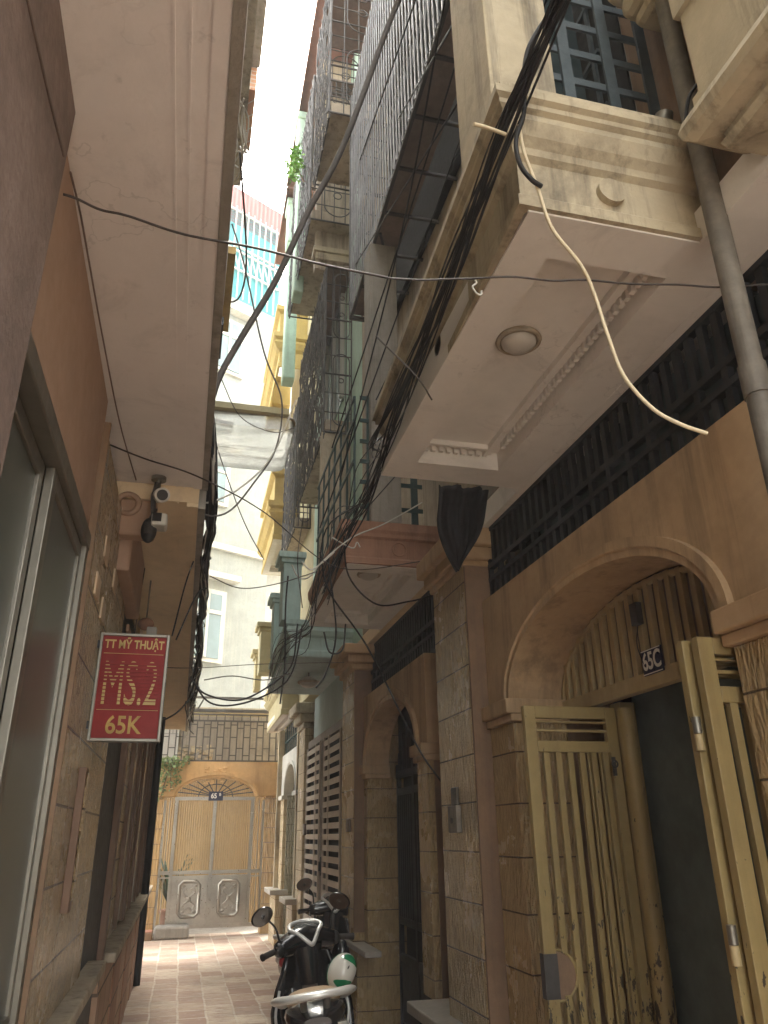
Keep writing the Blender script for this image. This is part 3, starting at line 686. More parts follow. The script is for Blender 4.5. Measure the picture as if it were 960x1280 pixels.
for k in range(9): g.box(1.68,1.69,11.8+k*.27,11.82+k*.27,2.88,3.33)
g.box(1.676,1.688,11.74,14,3.08,3.10); g.build('transom_grille','iron_green',H4)
MB().box(1.70,1.71,11.74,14,2.87,3.34).build('transom_pane','glass_d',H4)
for a,b in ((11.5,12.15),(13.4,14.3)): MB().box(1.46,1.75,a,b,.72,.79).build('stone_ledge','marble',H4,bevel=.008)
MB().box(1.56,1.648,11.5,12.1,0,.72).box(1.56,1.648,13.5,14.3,0,.72).each('plinth','tile_cream',H4)
p=on(0,382,1037,1.62); MB().box(1.59,1.618,p.y-.07,p.y+.07,p.z-.07,p.z+.07).build('switch_box','slat_dark',H4,bevel=.006)
n=on(2,352,893,3.34); f=on(2,338,915,3.34)
PROF4=[(-.02,3.342),(.015,3.342),(.015,3.42),(0,3.44),(0,3.72),(.05,3.76),(.09,3.84),(.06,3.90),(.10,3.94),(.10,4.0),(-.1,4.0)]
sweep(PROF4,n.x,n.x+.03,1.66,n.y,14.6).build('balcony_parapet','yellow_pale',H4)
coffer(H4,n.x+.015,1.66,n.y+.01,14.6,3.339,n.x+.1,1.58,n.y+.2,14.3,'soffit',dent=False)
for px0,px1,py,yy in ((323,341,778,12.3),(317,328,812,13.9)):
    a=on(1,px0,py,yy); b=on(1,px1,py,yy); z1=a.z
    o=MB().box(a.x+.05,b.x,yy,yy+.35,4.0,z1-.14).build('parapet_pillar','yellow_pale',H4,bevel=.008)
    MB().box(a.x+.02,b.x+.02,yy-.03,yy+.38,z1-.14,z1-.08).box(a.x-.02,b.x+.05,yy-.07,yy+.42,z1-.08,z1).build('pillar_cap','yellow_pale',o,bevel=.008)
MB().box(1.66,6,11.02,15.0,3.46,13.0).build('upper_wall','yellow_pale',H4)
a=on(2,341,676,6.6); b=on(2,380,680,6.6); c=on(2,352,640,6.6)
PY=[(-.02,6.6),(0.02,6.6),(.02,6.68),(0,6.7),(0,6.95),(.06,7.0),(.12,7.1),(.08,7.18),(.14,7.22),(.14,7.32),(.02,7.34),(.02,7.85),(.10,7.9),(.10,8.0),(-.1,8.0)]
sweep(PY,a.x,a.x,1.66,13.1,15.2).build('balcony_parapet','yellow',H4)
coffer(H4,a.x,1.66,13.11,15.2,6.598,a.x+.12,1.55,13.3,15.0,'white',dent=False)
PY2=[(o,z+3.4) for o,z in PY]
sweep(PY2,a.x-.1,a.x-.1,1.66,12.6,15.2).build('balcony_parapet','yellow',H4)
cage(H4,1.38,1.655,11.4,13.0,6.24,8.6)
MB().box(.98,1.66,11.02,13.2,13.0,13.04).box(.97,.985,11.02,13.2,12.9,13.0).build('eave','eave',H4)
for px0,px1,py0,py1,yy in ((372,386,142,178,9.2),(359,376,250,300,11.2)):
    a=on(1,px0,py1,yy); b=on(1,px1,py0,yy)
    MB().box(a.x,b.x,yy,yy+.35,a.z,b.z).box(a.x+.04,b.x+.02,yy+.03,yy+.34,a.z-3.0,a.z).box(a.x-.03,b.x+.02,yy-.03,yy+.4,b.z-.15,b.z).build('facade_column','mint',H4 if yy>11 else H3,bevel=.02)
# ------------------------------------------------------------------ left-hand house with the frosted window
LH=thing('alley_house',(-.42,2,0),'left house with frosted glass window, salmon band and long pale overhanging ceiling','house')
X=-.42
MB().box(-3,X,-1.5,2.80,2.62,3.2).build('plaster_band','salmon',LH)
MB().box(-3,X+.001,-1.5,1.435,0,2.62).box(-3,X+.035,-1.5,1.435,2.0,3.199).build('roughcast_wall','rough',LH)
MB().box(-3,X+.02,2.80,4.34,0,3.05).each('tiled_wall','tile_l',LH)
MB().box(-3,X,1.436,2.80,0,1.02).each('tiled_wall','tile_l',LH)
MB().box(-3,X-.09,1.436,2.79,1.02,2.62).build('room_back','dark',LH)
f=MB(); x0,x1=X-.04,X+.012
for y,w in ((1.46,.045),(2.755,.05)): f.box(x0,x1,y-w/2,y+w/2,1.06,2.60)
f.box(x0,x1+.004,1.44,2.78,2.56,2.62); f.box(x0,x1+.006,1.44,2.78,1.02,1.09)
wf=f.build('window','alu',LH,bevel=.004)
s1=MB()
for y,w in ((1.51,.04),(2.05,.05)): s1.box(X-.055,X-.03,y-w/2,y+w/2,1.09,2.56)
s1.box(X-.056,X-.029,1.50,2.06,2.51,2.555); s1.box(X-.056,X-.029,1.50,2.06,1.09,1.14)
for y,w in ((2.11,.06),(2.71,.035)): s1.box(X-.03,X-.004,y-w/2,y+w/2,1.09,2.56)
s1.box(X-.031,X-.003,2.10,2.72,2.51,2.555); s1.box(X-.031,X-.003,2.10,2.72,1.09,1.14)
s1.build('sash','alu',wf,bevel=.003)
MB().box(X-.046,X-.040,1.52,2.04,1.13,2.52).box(X-.02,X-.014,2.13,2.70,1.13,2.52).each('pane','glass_w',wf)
MB().box(X,X+.026,2.784,2.799,1.0,3.1).build('tile_edge','peach_dark',LH)
a=on(0,112,1212,X+.05)
MB().box(X-.02,X+.10,1.2,4.85,.95,1.0).build('stone_sill','beige',LH,bevel=.008)
MB().box(-3,X+.03,-1.5,4.34,0,.949).build('dado','dadotile',LH)
MB().box(-3,-.035,-1.5,3.56,3.2,3.34).build('overhang_ceiling','soffit_l',LH)
g=MB()
for x in (-.155,-.12): g.box(x-.003,x+.003,-1.5,3.56,3.1965,3.2)
g.box(-.075,-.036,-1.5,3.56,3.194,3.2); g.build('ceiling_moulding','soffit_l',LH)
MB().box(-.0345,-.005,-1.5,3.56,3.19,3.38).build('overhang_edge','concrete',LH)
MB().box(-4,-.12,-1.5,3.5,3.36,9.5).build('upper_wall','cream',LH)
# ------------------------------------------------------------------ second house on the left
LB=thing('alley_house',(-.42,8,0),'far left house under warm stained overhang, tiled front with window casings and sill','house')
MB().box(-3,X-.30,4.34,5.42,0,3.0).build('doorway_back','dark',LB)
MB().box(X-.10,X+.008,4.345,5.355,0,2.9).build('black_door','iron_black',LB)
MB().box(-3,X+.0,4.34,5.42,2.6,3.11).box(-3,X+.0,5.42,12.7,0,3.11).each('tiled_wall','tile_l',LB)
MB().box(-.1+X,X+.045,5.36,5.48,.86,2.75).box(X-.1,X+.04,7.3,7.38,.97,2.75).each('window_casing','wood_brown',LB,bevel=.006)
for y0,y1 in ((6.55,7.25),(8.3,9.2),(9.9,10.6)):
    w=MB().box(X-.001,X+.03,y0,y0+.06,.98,2.75).box(X-.001,X+.03,y1-.06,y1,.98,2.75).box(X-.001,X+.03,y0,y1,2.75,2.8).build('window','wood_brown',LB,bevel=.004)
    MB().box(X-.0,X+.012,y0+.06,y1-.06,.98,2.75).build('pane','glass_f' if y0<7 else 'glass_d',w)
MB().box(X-.02,X+.11,5.50,12.6,.90,.955).build('stone_sill','beige',LB,bevel=.01)
MB().box(-3,X+.035,5.42,12.7,0,.899).build('dado','dadotile',LB)
g=MB()
for y in (6.6,8.2,9.8): g.box(X+.03,X+.043,y,y+.8,0,.895)
g.each('red_dado_panel','brick_red',LB)
MB().box(-3,-.045,3.565,12.55,3.12,3.3).build('overhang_ceiling','soffit_bounce',LB)
g=MB()
g.box(-.145,-.14,3.57,12.54,3.112,3.12); g.box(-.10,-.046,3.57,12.55,3.10,3.12); g.build('ceiling_moulding','soffit_bounce',LB)
MB().box(-.0445,-.01,3.562,12.55,3.09,3.36).build('overhang_edge','concrete',LB)
MB().box(-4,-.14,3.51,12.5,3.34,10.6).build('upper_wall','beige',LB)
bk=MB().box(X,-.24,3.57,3.66,2.93,3.118).box(X,-.34,3.66,4.6,2.78,3.117).build('cornice','salmon',LB,bevel=.012)
for px,py,yy in ((160,630,3.565),(167,690,4.61)):
    p=on(1,px,py,yy); MB().torus((p.x,yy-.005,p.z),.05,.014,(0,1,0)).build('rosette','salmon',bk)
MB().box(X+.02,X+.035,4.55,11.5,2.70,2.74).build('wall_strip','salmon',LB)
for px,py in ((143,690),(152,728),(132,735),(138,765)):
    p=on(0,px,py,X+.055); MB().box(X+.021,X+.028,p.y-.07,p.y+.07,p.z-.045,p.z+.045).build('paper_scrap','paper',LB)
# upper storeys seen past the overhang
a=on(2,334,0,11); b=on(2,327,86,11)
MB().box(-.3,a.x,4.5,b.y,11,11.1).box(-.3,a.x-.02,4.6,b.y-.05,11.1,12.5).build('roof_overhang','concrete',LB)
MB().box(-.3,b.x-.05,b.y+.02,b.y+1.0,10.6,11.8).build('brick_parapet','brickwall',LB)
MB().box(-.2,b.x-.14,5,b.y+1.3,10.2,10.6).build('roof_beam','cream',LB)
g=MB().tube([(X+.07,10.7,0),(X+.07,10.7,3.05)],.05,10)
tag(g.build('drainpipe','iron_black'),'black drainpipe running down the far left wall past the sill','pipe')
# switch trunking on tiled wall
p0=on(0,107,960,X+.04); p1=on(0,84,1140,X+.04)
t=thing('cable_trunking',(X+.03,p0.y,1.3),'narrow brown wooden strip fixed upright on the tiled left wall','trunking')
MB().box(X+.021,X+.05,p0.y-.04,p0.y+.04,p1.z,p0.z).build('strip','wood_brown',t,bevel=.003)
MB().box(X+.0505,X+.056,p0.y-.03,p0.y+.035,p1.z+.04,p0.z-.02).build('cover','tile_l',t)
# ------------------------------------------------------------------ red sign
SG=thing('shop_sign',(-.38,3.33,2.04),'red hanging sign reading TT MỸ THUẬT MS.2 65K in a steel frame','sign')
YS=3.33
tl,tr,bl,br=on(1,124,789,YS),on(1,213,796,YS),on(1,112,922,YS),on(1,199,932,YS)
sx0,sx1=(tl.x+bl.x)/2,(tr.x+br.x)/2; sz1,sz0=(tl.z+tr.z)/2,(bl.z+br.z)/2; sw=sx1-sx0; sh=sz1-sz0
MB().box(sx0+.01,sx1-.01,YS,YS+.035,sz0+.01,sz1-.01).build('panel','red',SG)
g=MB()
g.box(sx0,sx0+.012,YS-.01,YS+.045,sz0,sz1).box(sx1-.012,sx1,YS-.01,YS+.045,sz0,sz1).box(sx0+.012,sx1-.012,YS-.009,YS+.044,sz0,sz0+.012).box(sx0+.012,sx1-.012,YS-.009,YS+.044,sz1-.012,sz1)
g.build('frame','alu',SG,bevel=.002)
MB().box(X,sx0,YS+.01,YS+.03,sz1-.06,sz1-.03).box(X,sx0,YS+.01,YS+.03,sz0+.05,sz0+.08).each('bracket','iron_dark',SG)
cx=(sx0+sx1)/2; yf=YS-.0005; K=YS/4.05
text('a','TT MỸ THUẬT',.060*K,'gold',SG,(cx,yf,sz1-.058*K),(1,0,0),(0,0,1),.002,xs=.74,bold=.0012)
text('c','MS.2',.315*K,'gold',SG,(cx-.002,yf,sz0+sh*.505),(1,0,0),(0,0,1),.002,xs=.445)
text('d','65K',.12*K,'gold_brown',SG,(cx-.01,yf,sz0+.075*K),(1,0,0),(0,0,1),.003,xs=.85,bold=.0015)
g=MB(); zb=sz0+sh*.505-.118*K; hw=.236*K
for k in range(13):
    z=zb+hw*(k+.2)/13; t=k/12; th=hw/13*(.16+.18*t if k<7 else .62+.025*(k-7))
    g.box(sx0+.02,sx1-.02,yf-.0045,yf-.0022,z,z+th)
g.build('stripes','red',SG)
MB().box(sx0+.02,sx1-.02,yf-.002,yf,sz1-.105*K,sz1-.103*K).box(sx0+.02,sx1-.02,yf-.002,yf,sz0+.150*K,sz0+.152*K).build('rule_line','gold',SG)
# ------------------------------------------------------------------ security cameras and hanging lamp
def bullet(px,py,y,label,aim,r=.04,body='white'):
    p=on(1,px,py,y); t=thing('security_camera',(p.x,p.y,3.2),label,'security camera')
    a=Vector(aim).normalized(); q=p-a*.12
    MB().cyl(p,q,r,22).cyl(p+a*.02,p-a*.01,r*1.12,22).build('housing',body,t,bevel=.003)
    MB().cyl(p+a*.0215,p+a*.015,r*.82,22).build('lens','black_matte',t)
    MB().tube([q+Vector((0,0,.02)),q+Vector((0,0,.06)),Vector((q.x,q.y,3.2))],.012,8).cyl((q.x,q.y,3.18),(q.x,q.y,3.198),.035,16).build('bracket','alu',t)
    return t
bullet(202,619,3.36,'white round camera under the ceiling facing down the alley towards us',(.25,-1,-.35),.031)
p=on(1,199,648,3.36); t=thing('security_camera',(p.x,p.y,p.z),'small grey camera hanging just below the white round one','security camera')
MB().bar(p,p+Vector((.0,.10,-.0)),.07,.06).build('housing','white',t,bevel=.01); MB().bar(p+Vector((-.01,-.008,.005)),p+Vector((-.01,-.001,.005)),.04,.04).build('lens','black_gloss',t)
MB().tube([p+Vector((-.03,.05,.03)),p+Vector((-.04,.06,.12)),p+Vector((-.03,.05,.2))],.012,8).build('bracket','iron_dark',t)
p=on(1,186,663,3.42); t=thing('alarm_speaker',(p.x,p.y,p.z),'black oval speaker hanging beneath the two cameras','speaker')
MB().ell(p,.036,.03,.062,18,12).build('body','black_matte',t); MB().tube([p+Vector((0,0,.05)),p+Vector((.02,.0,.11))],.01,7).build('arm','iron_dark',t)
MB().box(p.x-.02,p.x+.02,p.y-.034,p.y-.028,p.z-.03,p.z+.03).build('grille','rubber',t,bevel=.004)
p=on(1,182,784,4.9); t=thing('security_camera',(p.x,p.y,p.z),'dark red and white camera on the warm ceiling above the red sign','security camera')
MB().ell(p+Vector((0,0,.02)),.05,.05,.04,16,10).build('mount','terra',t); MB().bar(p+Vector((.04,-.04,-.03)),p+Vector((.04,.06,-.02)),.06,.05).build('housing','white',t,bevel=.006)
MB().tube([p+Vector((0,0,.05)),(p.x,p.y,3.12)],.005,7).build('bracket','alu',t)
# ------------------------------------------------------------------ things on the left house's outer wall
p=on(2,283,338,4.9); t=thing('air_conditioner',(p.x,p.y,4.7),'white box with black fittings fixed past the edge of the left overhang','air conditioner')
MB().box(-.3,p.x,p.y-.25,p.y+.15,4.72,5.2).build('case','white',t,bevel=.015); MB().box(-.3,p.x+.01,p.y+.16,p.y+.55,4.6,4.66).build('support_bracket','iron_black',t)
p0=on(2,296,318,5.2); p1=on(2,284,415,5.2)
MB().box(-.2,(p0.x+p1.x)/2+.0,p0.y,p1.y,5.2,5.26).build('board','wood',None,'weathered yellow board jutting past the left overhang','board')
t=thing('canopy',(.3,5.5,4.5),'dusty clear plastic canopy sticking out over the alley between the houses','canopy')
a=on(2,258,527,4.5); b=on(2,370,535,4.5); c=on(2,262,582,4.5)
ring=[]; x1=b.x; y0=a.y; y1=c.y; r=.10
for (cx_,cy_,t0) in ((x1-r,y0+r,-90),(x1-r,y1-r,0)):
    ring+=[(cx_+r*math.cos(R(t0+k*15)),cy_+r*math.sin(R(t0+k*15))) for k in range(7)]
ring=[(-.13,y0)]+ring+[(-.13,y1)]
mb=MB(); n=len(ring)
mb.add([(x,y,4.5) for x,y in ring],[tuple(range(n))]); mb.add([(x,y,4.5) for x,y in ring]+[(x,y,4.62) for x,y in ring],[(i,i+1,n+i+1,n+i) for i in range(n-1)])
mb.build('sheet','poly',t)
MB().tube([(x,y,4.62) for x,y in ring],.013,7).build('rim','beige',t)
MB().box(-.13,x1-.06,y0-.07,y0-.03,4.60,4.65).build('front_strip','yellow_pale',t)
MB().tube([(-.05,y0+.4,4.53),(x1-.05,y0+.4,4.53)],.008,8).build('stiffener','alu',t)
q=on(2,262,513,4.75); e=on(2,346,516,4.75); MB().tube([(-.14,q.y,4.75),(e.x,e.y,4.75)],.032,12).build('back_tube','alu',t)
q=on(2,256,523,4.58); e=on(2,291,531,4.58); MB().tube([(-.14,q.y,4.58),(e.x,e.y,4.58)],.028,12).build('arm_tube','alu',t)
# ------------------------------------------------------------------ end gate
Y=15.2
EG=thing('gate_house',(.6,Y,0),'golden end wall with stainless double gate under a round arch, closing the alley','gate house')
E1=lambda px,py: on(1,px,py,Y)
xl0,xl1=E1(178,1060).x,E1(200,1060).x; xr0,xr1=E1(329,1060).x,E1(353,1060).x
MB().box(xl0,xl1,Y,Y+.3,.0,2.28).build('pillar','tile_end',EG,bevel=.005); MB().box(xr0,xr1,Y,Y+.3,0,2.28).build('pillar','tile_end',EG,bevel=.005)
aL,aR=E1(220,1000).x,E1(318,1000).x; ap=E1(270,972)
spandrel(EX,xl0-.25,xr1+.02,2.26,2.85,aL,aR,ap.z-2.26,Y-.02,Y+.28).build('arch_wall','orange',EG)
arch_mould(EX,aL,aR,2.26,ap.z-2.26,Y-.02,.03,.09).build('arch_moulding','orange',EG)
MB().box(xl0-.25,aL-.09,Y-.05,Y+.25,2.27,2.31).box(aR+.09,xr1+.03,Y-.05,Y+.25,2.27,2.31).each('impost','orange',EG)
o=MB()
for k in range(9): o.ell((E1(275,0).x-.3+k*.075,Y-.02,2.77+.01*math.sin(k*2)),.03,.012,.018,8,6)
for k in range(16): o.ell((E1(335,0).x-.12+random.random()*.4,Y-.02,2.45+random.random()*.34),.03+.02*random.random(),.012,.02,8,6)
o.build('plaster_ornament','orange',EG)
g=MB(); xc=(aL+aR)/2
g.box(aL-.02,aR+.02,Y+.08,Y+.13,2.20,2.26)
for x in (xl1+.01,aL+.02,xc,aR-.02,xr0-.01): g.box(x-.03,x+.03,Y+.082,Y+.128,.12,2.20)
for z in (.15,1.0): g.box(xl1,xr0,Y+.084,Y+.126,z-.03,z+.03)
for z in (.92,.99): g.box(xl1,aL,Y+.086,Y+.124,z-.012,z+.012); g.box(aR,xr0,Y+.086,Y+.124,z-.012,z+.012)
for x in (xl1+.10,xr0-.10): g.box(x-.008,x+.008,Y+.09,Y+.12,.15,2.2)
fr=g.build('gate_frame','steel',EG,bevel=.004)
for a,b in ((aL+.05,xc-.03),(xc+.03,aR-.05)):
    l=MB().box(a,b,Y+.09,Y+.12,.18,.95).build('gate_leaf','steel',EG,bevel=.004)
    q=MB(); x0,x1,z0,z1=a+.14,b-.14,.30,.86; ch=.06
    o8=[(x0+ch,z0),(x1-ch,z0),(x1,z0+ch),(x1,z1-ch),(x1-ch,z1),(x0+ch,z1),(x0,z1-ch),(x0,z0+ch)]
    q.tube([(x,Y+.085,z) for x,z in o8],.03,6,True); q.tube([(x+(xcn-x)*.14,Y+.085,z+(.58-z)*.1) for xcn in ((x0+x1)/2,) for x,z in o8],.010,6,True)
    m=(x0+x1)/2
    for sx in (-1,1):
        for sz in (-1,1):
            q.tube(smooth([(m,Y+.083,.58),(m+sx*.05,Y+.08,.58+sz*.06),(m+sx*.10,Y+.08,.58+sz*.10),(m+sx*.07,Y+.08,.58+sz*.17),(m+sx*.02,Y+.08,.58+sz*.14)],4),.012,6)
            q.ell((m+sx*.10,Y+.085,.58+sz*.20),.035,.018,.02,10,6)
    q.ell((m,Y+.085,.58),.035,.02,.045,12,8); q.build('embossed_panel','steel',l)
    q=MB(); n=15
    for k in range(n+1):
        x=a+(b-a)*k/n; q.box(x-.010,x+.010,Y+.095,Y+.115,.95,2.18)
    q.build('gate_bars','gold_reflect_bar',l)
MB().box(xc-.02,xc+.02,Y+.05,Y+.08,1.3,1.36).box(xc-.016,xc+.016,Y+.05,Y+.08,1.62,1.66).box(xc-.012,xc+.012,Y+.06,Y+.08,1.0,1.3).build('gate_lock','steel',EG,bevel=.006)
g=MB()
for k in range(1,12):
    t=math.pi*k/12; g.bar((xc,Y+.10,2.27),(xc-(aR-aL)*.5*math.cos(t),Y+.10,2.26+(ap.z-2.28)*math.sin(t)),.018)
g.tube([(xc-(aR-aL)*.22*math.cos(math.pi*k/12),Y+.10,2.26+.22*math.sin(math.pi*k/12)) for k in range(13)],.01,6)
g.build('fanlight','iron_dark',EG)
p=E1(270,995); pl=MB().box(p.x-.13,p.x+.13,Y+.03,Y+.045,p.z-.08,p.z+.08).build('number_plate','plate_blue',EG,bevel=.004)
text('n','65',.12,'plate_white',pl,(p.x-.035,Y+.03,p.z),(1,0,0),(0,0,1),.002,xs=.9,bold=.003); text('n','B',.07,'plate_white',pl,(p.x+.075,Y+.03,p.z+.025),(1,0,0),(0,0,1),.002,bold=.001)
MB().box(xl0-.3,E1(229,0).x-.02,Y-.28,Y+.3,0,.15).build('kerb_stone','pipe',EG,bevel=.015)
MB().box(E1(229,0).x,E1(300,0).x,Y-.32,Y+.3,0,.12).build('step','peach_dark',EG,bevel=.01); MB().box(E1(229,0).x+.01,E1(300,0).x-.01,Y-.30,Y+.3,.121,.135).build('step_tile','step_red',EG)
MB().box(E1(301,0).x,E1(326,0).x,Y-.30,Y+.1,0,.2).build('rubble_block','concrete',EG,bevel=.04)
MB().box(xl0-.3,xr1+.2,Y+1.6,Y+1.7,0,2.848).build('courtyard_wall','gold_slats',EG)
MB().box(xl0-.3,xr1+.2,Y-.02,Y+.8,2.851,2.87).build('roof_slab','orange',EG)
g=MB(); x=xl0-.1; z0,z1=2.87,3.62; k=0
while x<xr1+.05:
    g.box(x-.011,x+.011,Y+.05,Y+.07,z0,z1)
    for zz in ((.25,.62) if k%2 else (.12,.45,.68)): g.box(x,x+.125,Y+.052,Y+.068,z0+zz-.009,z0+zz+.009)
    x+=.125; k+=1
for z in (2.89,3.62,3.74): g.box(xl0-.1,xr1,Y+.045,Y+.075,z-.014,z+.014)
x=xl0
while x<xr1: g.box(x-.008,x+.008,Y+.05,Y+.07,3.62,3.74); x+=.16
g.build('railing','iron_dark',EG)
MB().box(xl0-.6,E1(305,0).x,Y+1.2,Y+1.3,2.87,4.05).build('grey_backdrop_wall','greytile',EG)
MB().box(E1(305,0).x+.01,xr1+.5,Y+1.25,Y+1.35,2.87,4.05).build('grey_backdrop_wall','concrete',EG)
o=MB()
for k in range(46): o.box(*(lambda x,y,z:(x,x+.09,y,y+.09,z,z+.055))(E1(306,0).x+random.random()*.6,Y+.3+random.random()*.5,2.87+random.random()*.32))
tag(o.build('brick_rubble','cream'),'heap of broken pale bricks behind the railing on the end wall','rubble',kind='stuff')
a=E1(235,876); b=E1(342,870)
MB().box(a.x-.3,b.x,Y+.5,Y+1.2,3.86,3.90).build('canopy_sheet','yellow_pale',EG)
g=MB().box(a.x-.3,b.x,Y+.44,Y+.49,3.84,3.90).box(a.x-.3,b.x,Y+.44,Y+.48,4.10,4.14)
for px in (252,265,295,320): x=E1(px,0).x; g.bar((x,Y+.46,3.9),(x+.1,Y+.46,4.1),.03)
g.build('canopy_frame','iron_dark',EG)
# ------------------------------------------------------------------ far houses behind the gate
def oriented(p,ang,name,m,parent,u0,u1,d,z0,z1,**k):
    ux=Vector((math.sin(ang),math.cos(ang),0)); n=Vector((-ux.y,ux.x,0)); 
    P=lambda u,w,z:Vector((p.x,p.y,0))+ux*u+n*w+Vector((0,0,z))
    mb=MB().hexa([P(u0,0,z0),P(u1,0,z0),P(u1,d,z0),P(u0,d,z0)],[P(u0,0,z1),P(u1,0,z1),P(u1,d,z1),P(u0,d,z1)])
    return mb.build(name,m,parent,**k),P
p=on(1,325,890,20); ang=R(62)
def onw(px,py):
    ux=Vector((math.sin(ang),math.cos(ang),0)); n=Vector((-ux.y,ux.x,0)); d=Hd+Rt*((px-480)/F)+Up*((640-py)/F)
    t=((Vector((p.x,p.y,0))-EYE).dot(n))/d.dot(n); q=EYE+d*t; return (q-Vector((p.x,p.y,0))).dot(ux),q.z
FH=thing('far_house',(p.x,p.y,0),'tall white house far behind the end gate with turquoise screen and red roof','house')
zt=onw(345,398)[1]; ul=-6
oriented(p,ang,'wall','whitewall',FH,ul,0,5,0,zt)
zl=onw(328,697)[1]; oriented(p,ang,'string_course','white',FH,ul,.03,-.12,zl-.10,zl+.06)
zc=onw(348,290)[1]; ze=onw(352,285)[1]
oriented(p,ang,'turquoise_screen','cyan',FH,ul,.0,.05,zt,zc)
g=MB(); ux=Vector((math.sin(ang),math.cos(ang),0)); n=Vector((-ux.y,ux.x,0)); P=lambda u,w,z:Vector((p.x,p.y,0))+ux*u+n*w+Vector((0,0,z))
for k in range(22): g.bar(P(-.1-k*.22,-.08,zt),P(-.1-k*.22,-.08,zc),.04)
for zz in (.3,.5,.55,.95): g.bar(P(ul,-.08,zt+(zc-zt)*zz),P(0,-.08,zt+(zc-zt)*zz),.05)
for k in range(20): g.bar(P(-.1-k*.22,-.08,zt+(zc-zt)*.3),P(-.32-k*.22,-.08,zt+(zc-zt)*.5),.03)
g.build('balcony_grille','white',FH)
z2=onw(352,285)[1]; z3=onw(352,312)[1]
oriented(p,ang,'roof','roof_red',FH,ul,.2,1.5,min(z3,z2),max(z2,z3)+.6)
for (xa,ya,xb,yb) in ((243,735,270,825),(243,560,278,630),(272,390,297,470)):
    u0,z1=onw(xa-20,ya); u1,z0=onw(xb,yb)
    f,_=oriented(p,ang,'window','white',FH,u0-.1,u1+.12,-.10,z0-.1,z1+.12); f2,_=oriented(p,ang,'pane','glass_f',f,u0,u1-.02,-.13,z0,z1)
    oriented(p,ang,'window_bar','white',f,u0,u1,-.16,z0+(z1-z0)*.68,z0+(z1-z0)*.74)
    oriented(p,ang,'window_bar','white',f,u1-.45,u1-.38,-.16,z0,z1)
    oriented(p,ang,'window_hood','white',f,u0-.2,u1+.4,-.3,z1+.4,z1+.55)
p2=on(1,347,860,24)
FH2=thing('far_house',(p2.x,p2.y,0),'pale bluish far house with dark tile strip showing right of the white one','house')
MB().box(.3,p2.x+3,24,28,0,on(1,340,705,24).z).build('wall','white',FH2); MB().box(p2.x-.75,p2.x+3,24.01,28,on(1,340,705,24).z,on(1,340,450,24).z).build('upper_wall','white',FH2)
a=on(1,331,715,23.9); b=on(1,341,640,23.9); MB().box(a.x,b.x,23.85,23.99,a.z,b.z+3).build('tile_strip','greytile',FH2)
MB().box(.3,p2.x+1,23.5,23.99,on(1,340,708,24).z-.2,on(1,340,705,24).z).build('ledge','white',FH2)
# plants
def leaves(c,rx,ry,rz,n,s,seed=1,droop=0):
    rnd=random.Random(seed); mb=MB(); c=Vector(c)
    for k in range(n):
        while True:
            q=Vector((rnd.uniform(-1,1),rnd.uniform(-1,1),rnd.uniform(-1,1)))
            if q.length<1: break
        p=c+Vector((q.x*rx,q.y*ry,q.z*rz-droop*abs(q.x)*rz))
        a=Vector((rnd.gauss(0,1),rnd.gauss(0,1),rnd.gauss(0,.6))).normalized(); b=a.orthogonal().normalized(); b=(b*math.cos(rnd.random()*6)+a.cross(b)*math.sin(rnd.random()*6))
        l=s*rnd.uniform(.6,1.3)
        mb.add([p,p+a*l*.5+b*l*.28,p+a*l,p+a*l*.5-b*l*.28],[(0,1,2,3)])
    return mb
p=E1(213,960)
t=thing('hanging_plant',(p.x,Y-.1,2.6),'pale trailing plant spilling over the left end of the golden gate wall','plant')
leaves((p.x+.0,Y-.06,2.86),.36,.16,.12,260,.075,3).build('foliage','leaf',t); leaves((p.x,Y-.1,2.62),.2,.1,.3,230,.07,4).build('trailing_foliage','leaf',t)
leaves((p.x-.15,Y-.08,2.4),.1,.06,.25,60,.06,9).build('trailing_foliage','leaf',t)
MB().tube(smooth([(p.x,Y-.06,2.9),(p.x-.05,Y-.12,2.6),(p.x-.12,Y-.1,2.25)]),.01,5).tube(smooth([(p.x+.1,Y-.06,2.9),(p.x+.02,Y-.12,2.7),(p.x+.04,Y-.1,2.4)]),.008,5).build('stems','wood_brown',t)
p=on(1,369,207,8.7); t=thing('roof_plant',(p.x,8.7,p.z),'bright green bush growing out from a balcony near the roof line','plant')
leaves(p,.10,.25,.30,240,.07,5).build('foliage','leaf_b',t); leaves(p+Vector((-.06,0,.1)),.10,.15,.18,80,.07,6).build('foliage','leaf_b',t); MB().tube([p+Vector((.15,0,-.3)),p,p+Vector((-.03,0,.2))],.012,5).build('stem','wood_brown',t)
p=on(1,215,1100,15.9); t=thing('potted_plant',(p.x,15.9,0),'dark leafy potted plant behind the left bars of the steel gate','plant')
MB().loft([[(p.x+r*math.cos(k*.3927),15.9+r*math.sin(k*.3927),z) for k in range(16)] for r,z in ((.13,0),(.17,.32),(.19,.33),(.19,.38))]).build('pot','terra',t)
mb=MB(); rnd=random.Random(2)
for k in range(34):
    a=rnd.uniform(0,6.28); l=rnd.uniform(.4,.75); h=rnd.uniform(.2,.7); d=Vector((math.cos(a),math.sin(a)*.5,0)); b=Vector((p.x,15.9,.4))
    pts=[b+d*l*u+Vector((0,0,h*math.sin(u*2.3)*1.1+.3*u)) for u in (0,.3,.6,1)]; s=d.cross(Vector((0,0,1))).normalized()
    for i in range(3):
        w0=(.012,.03,.022,.0)[i]; w1=(.012,.03,.022,.002)[i+1]; mb.add([pts[i]-s*w0,pts[i]+s*w0,pts[i+1]+s*w1,pts[i+1]-s*w1],[(0,1,2,3)])
mb.build('foliage','leaf_d',t)
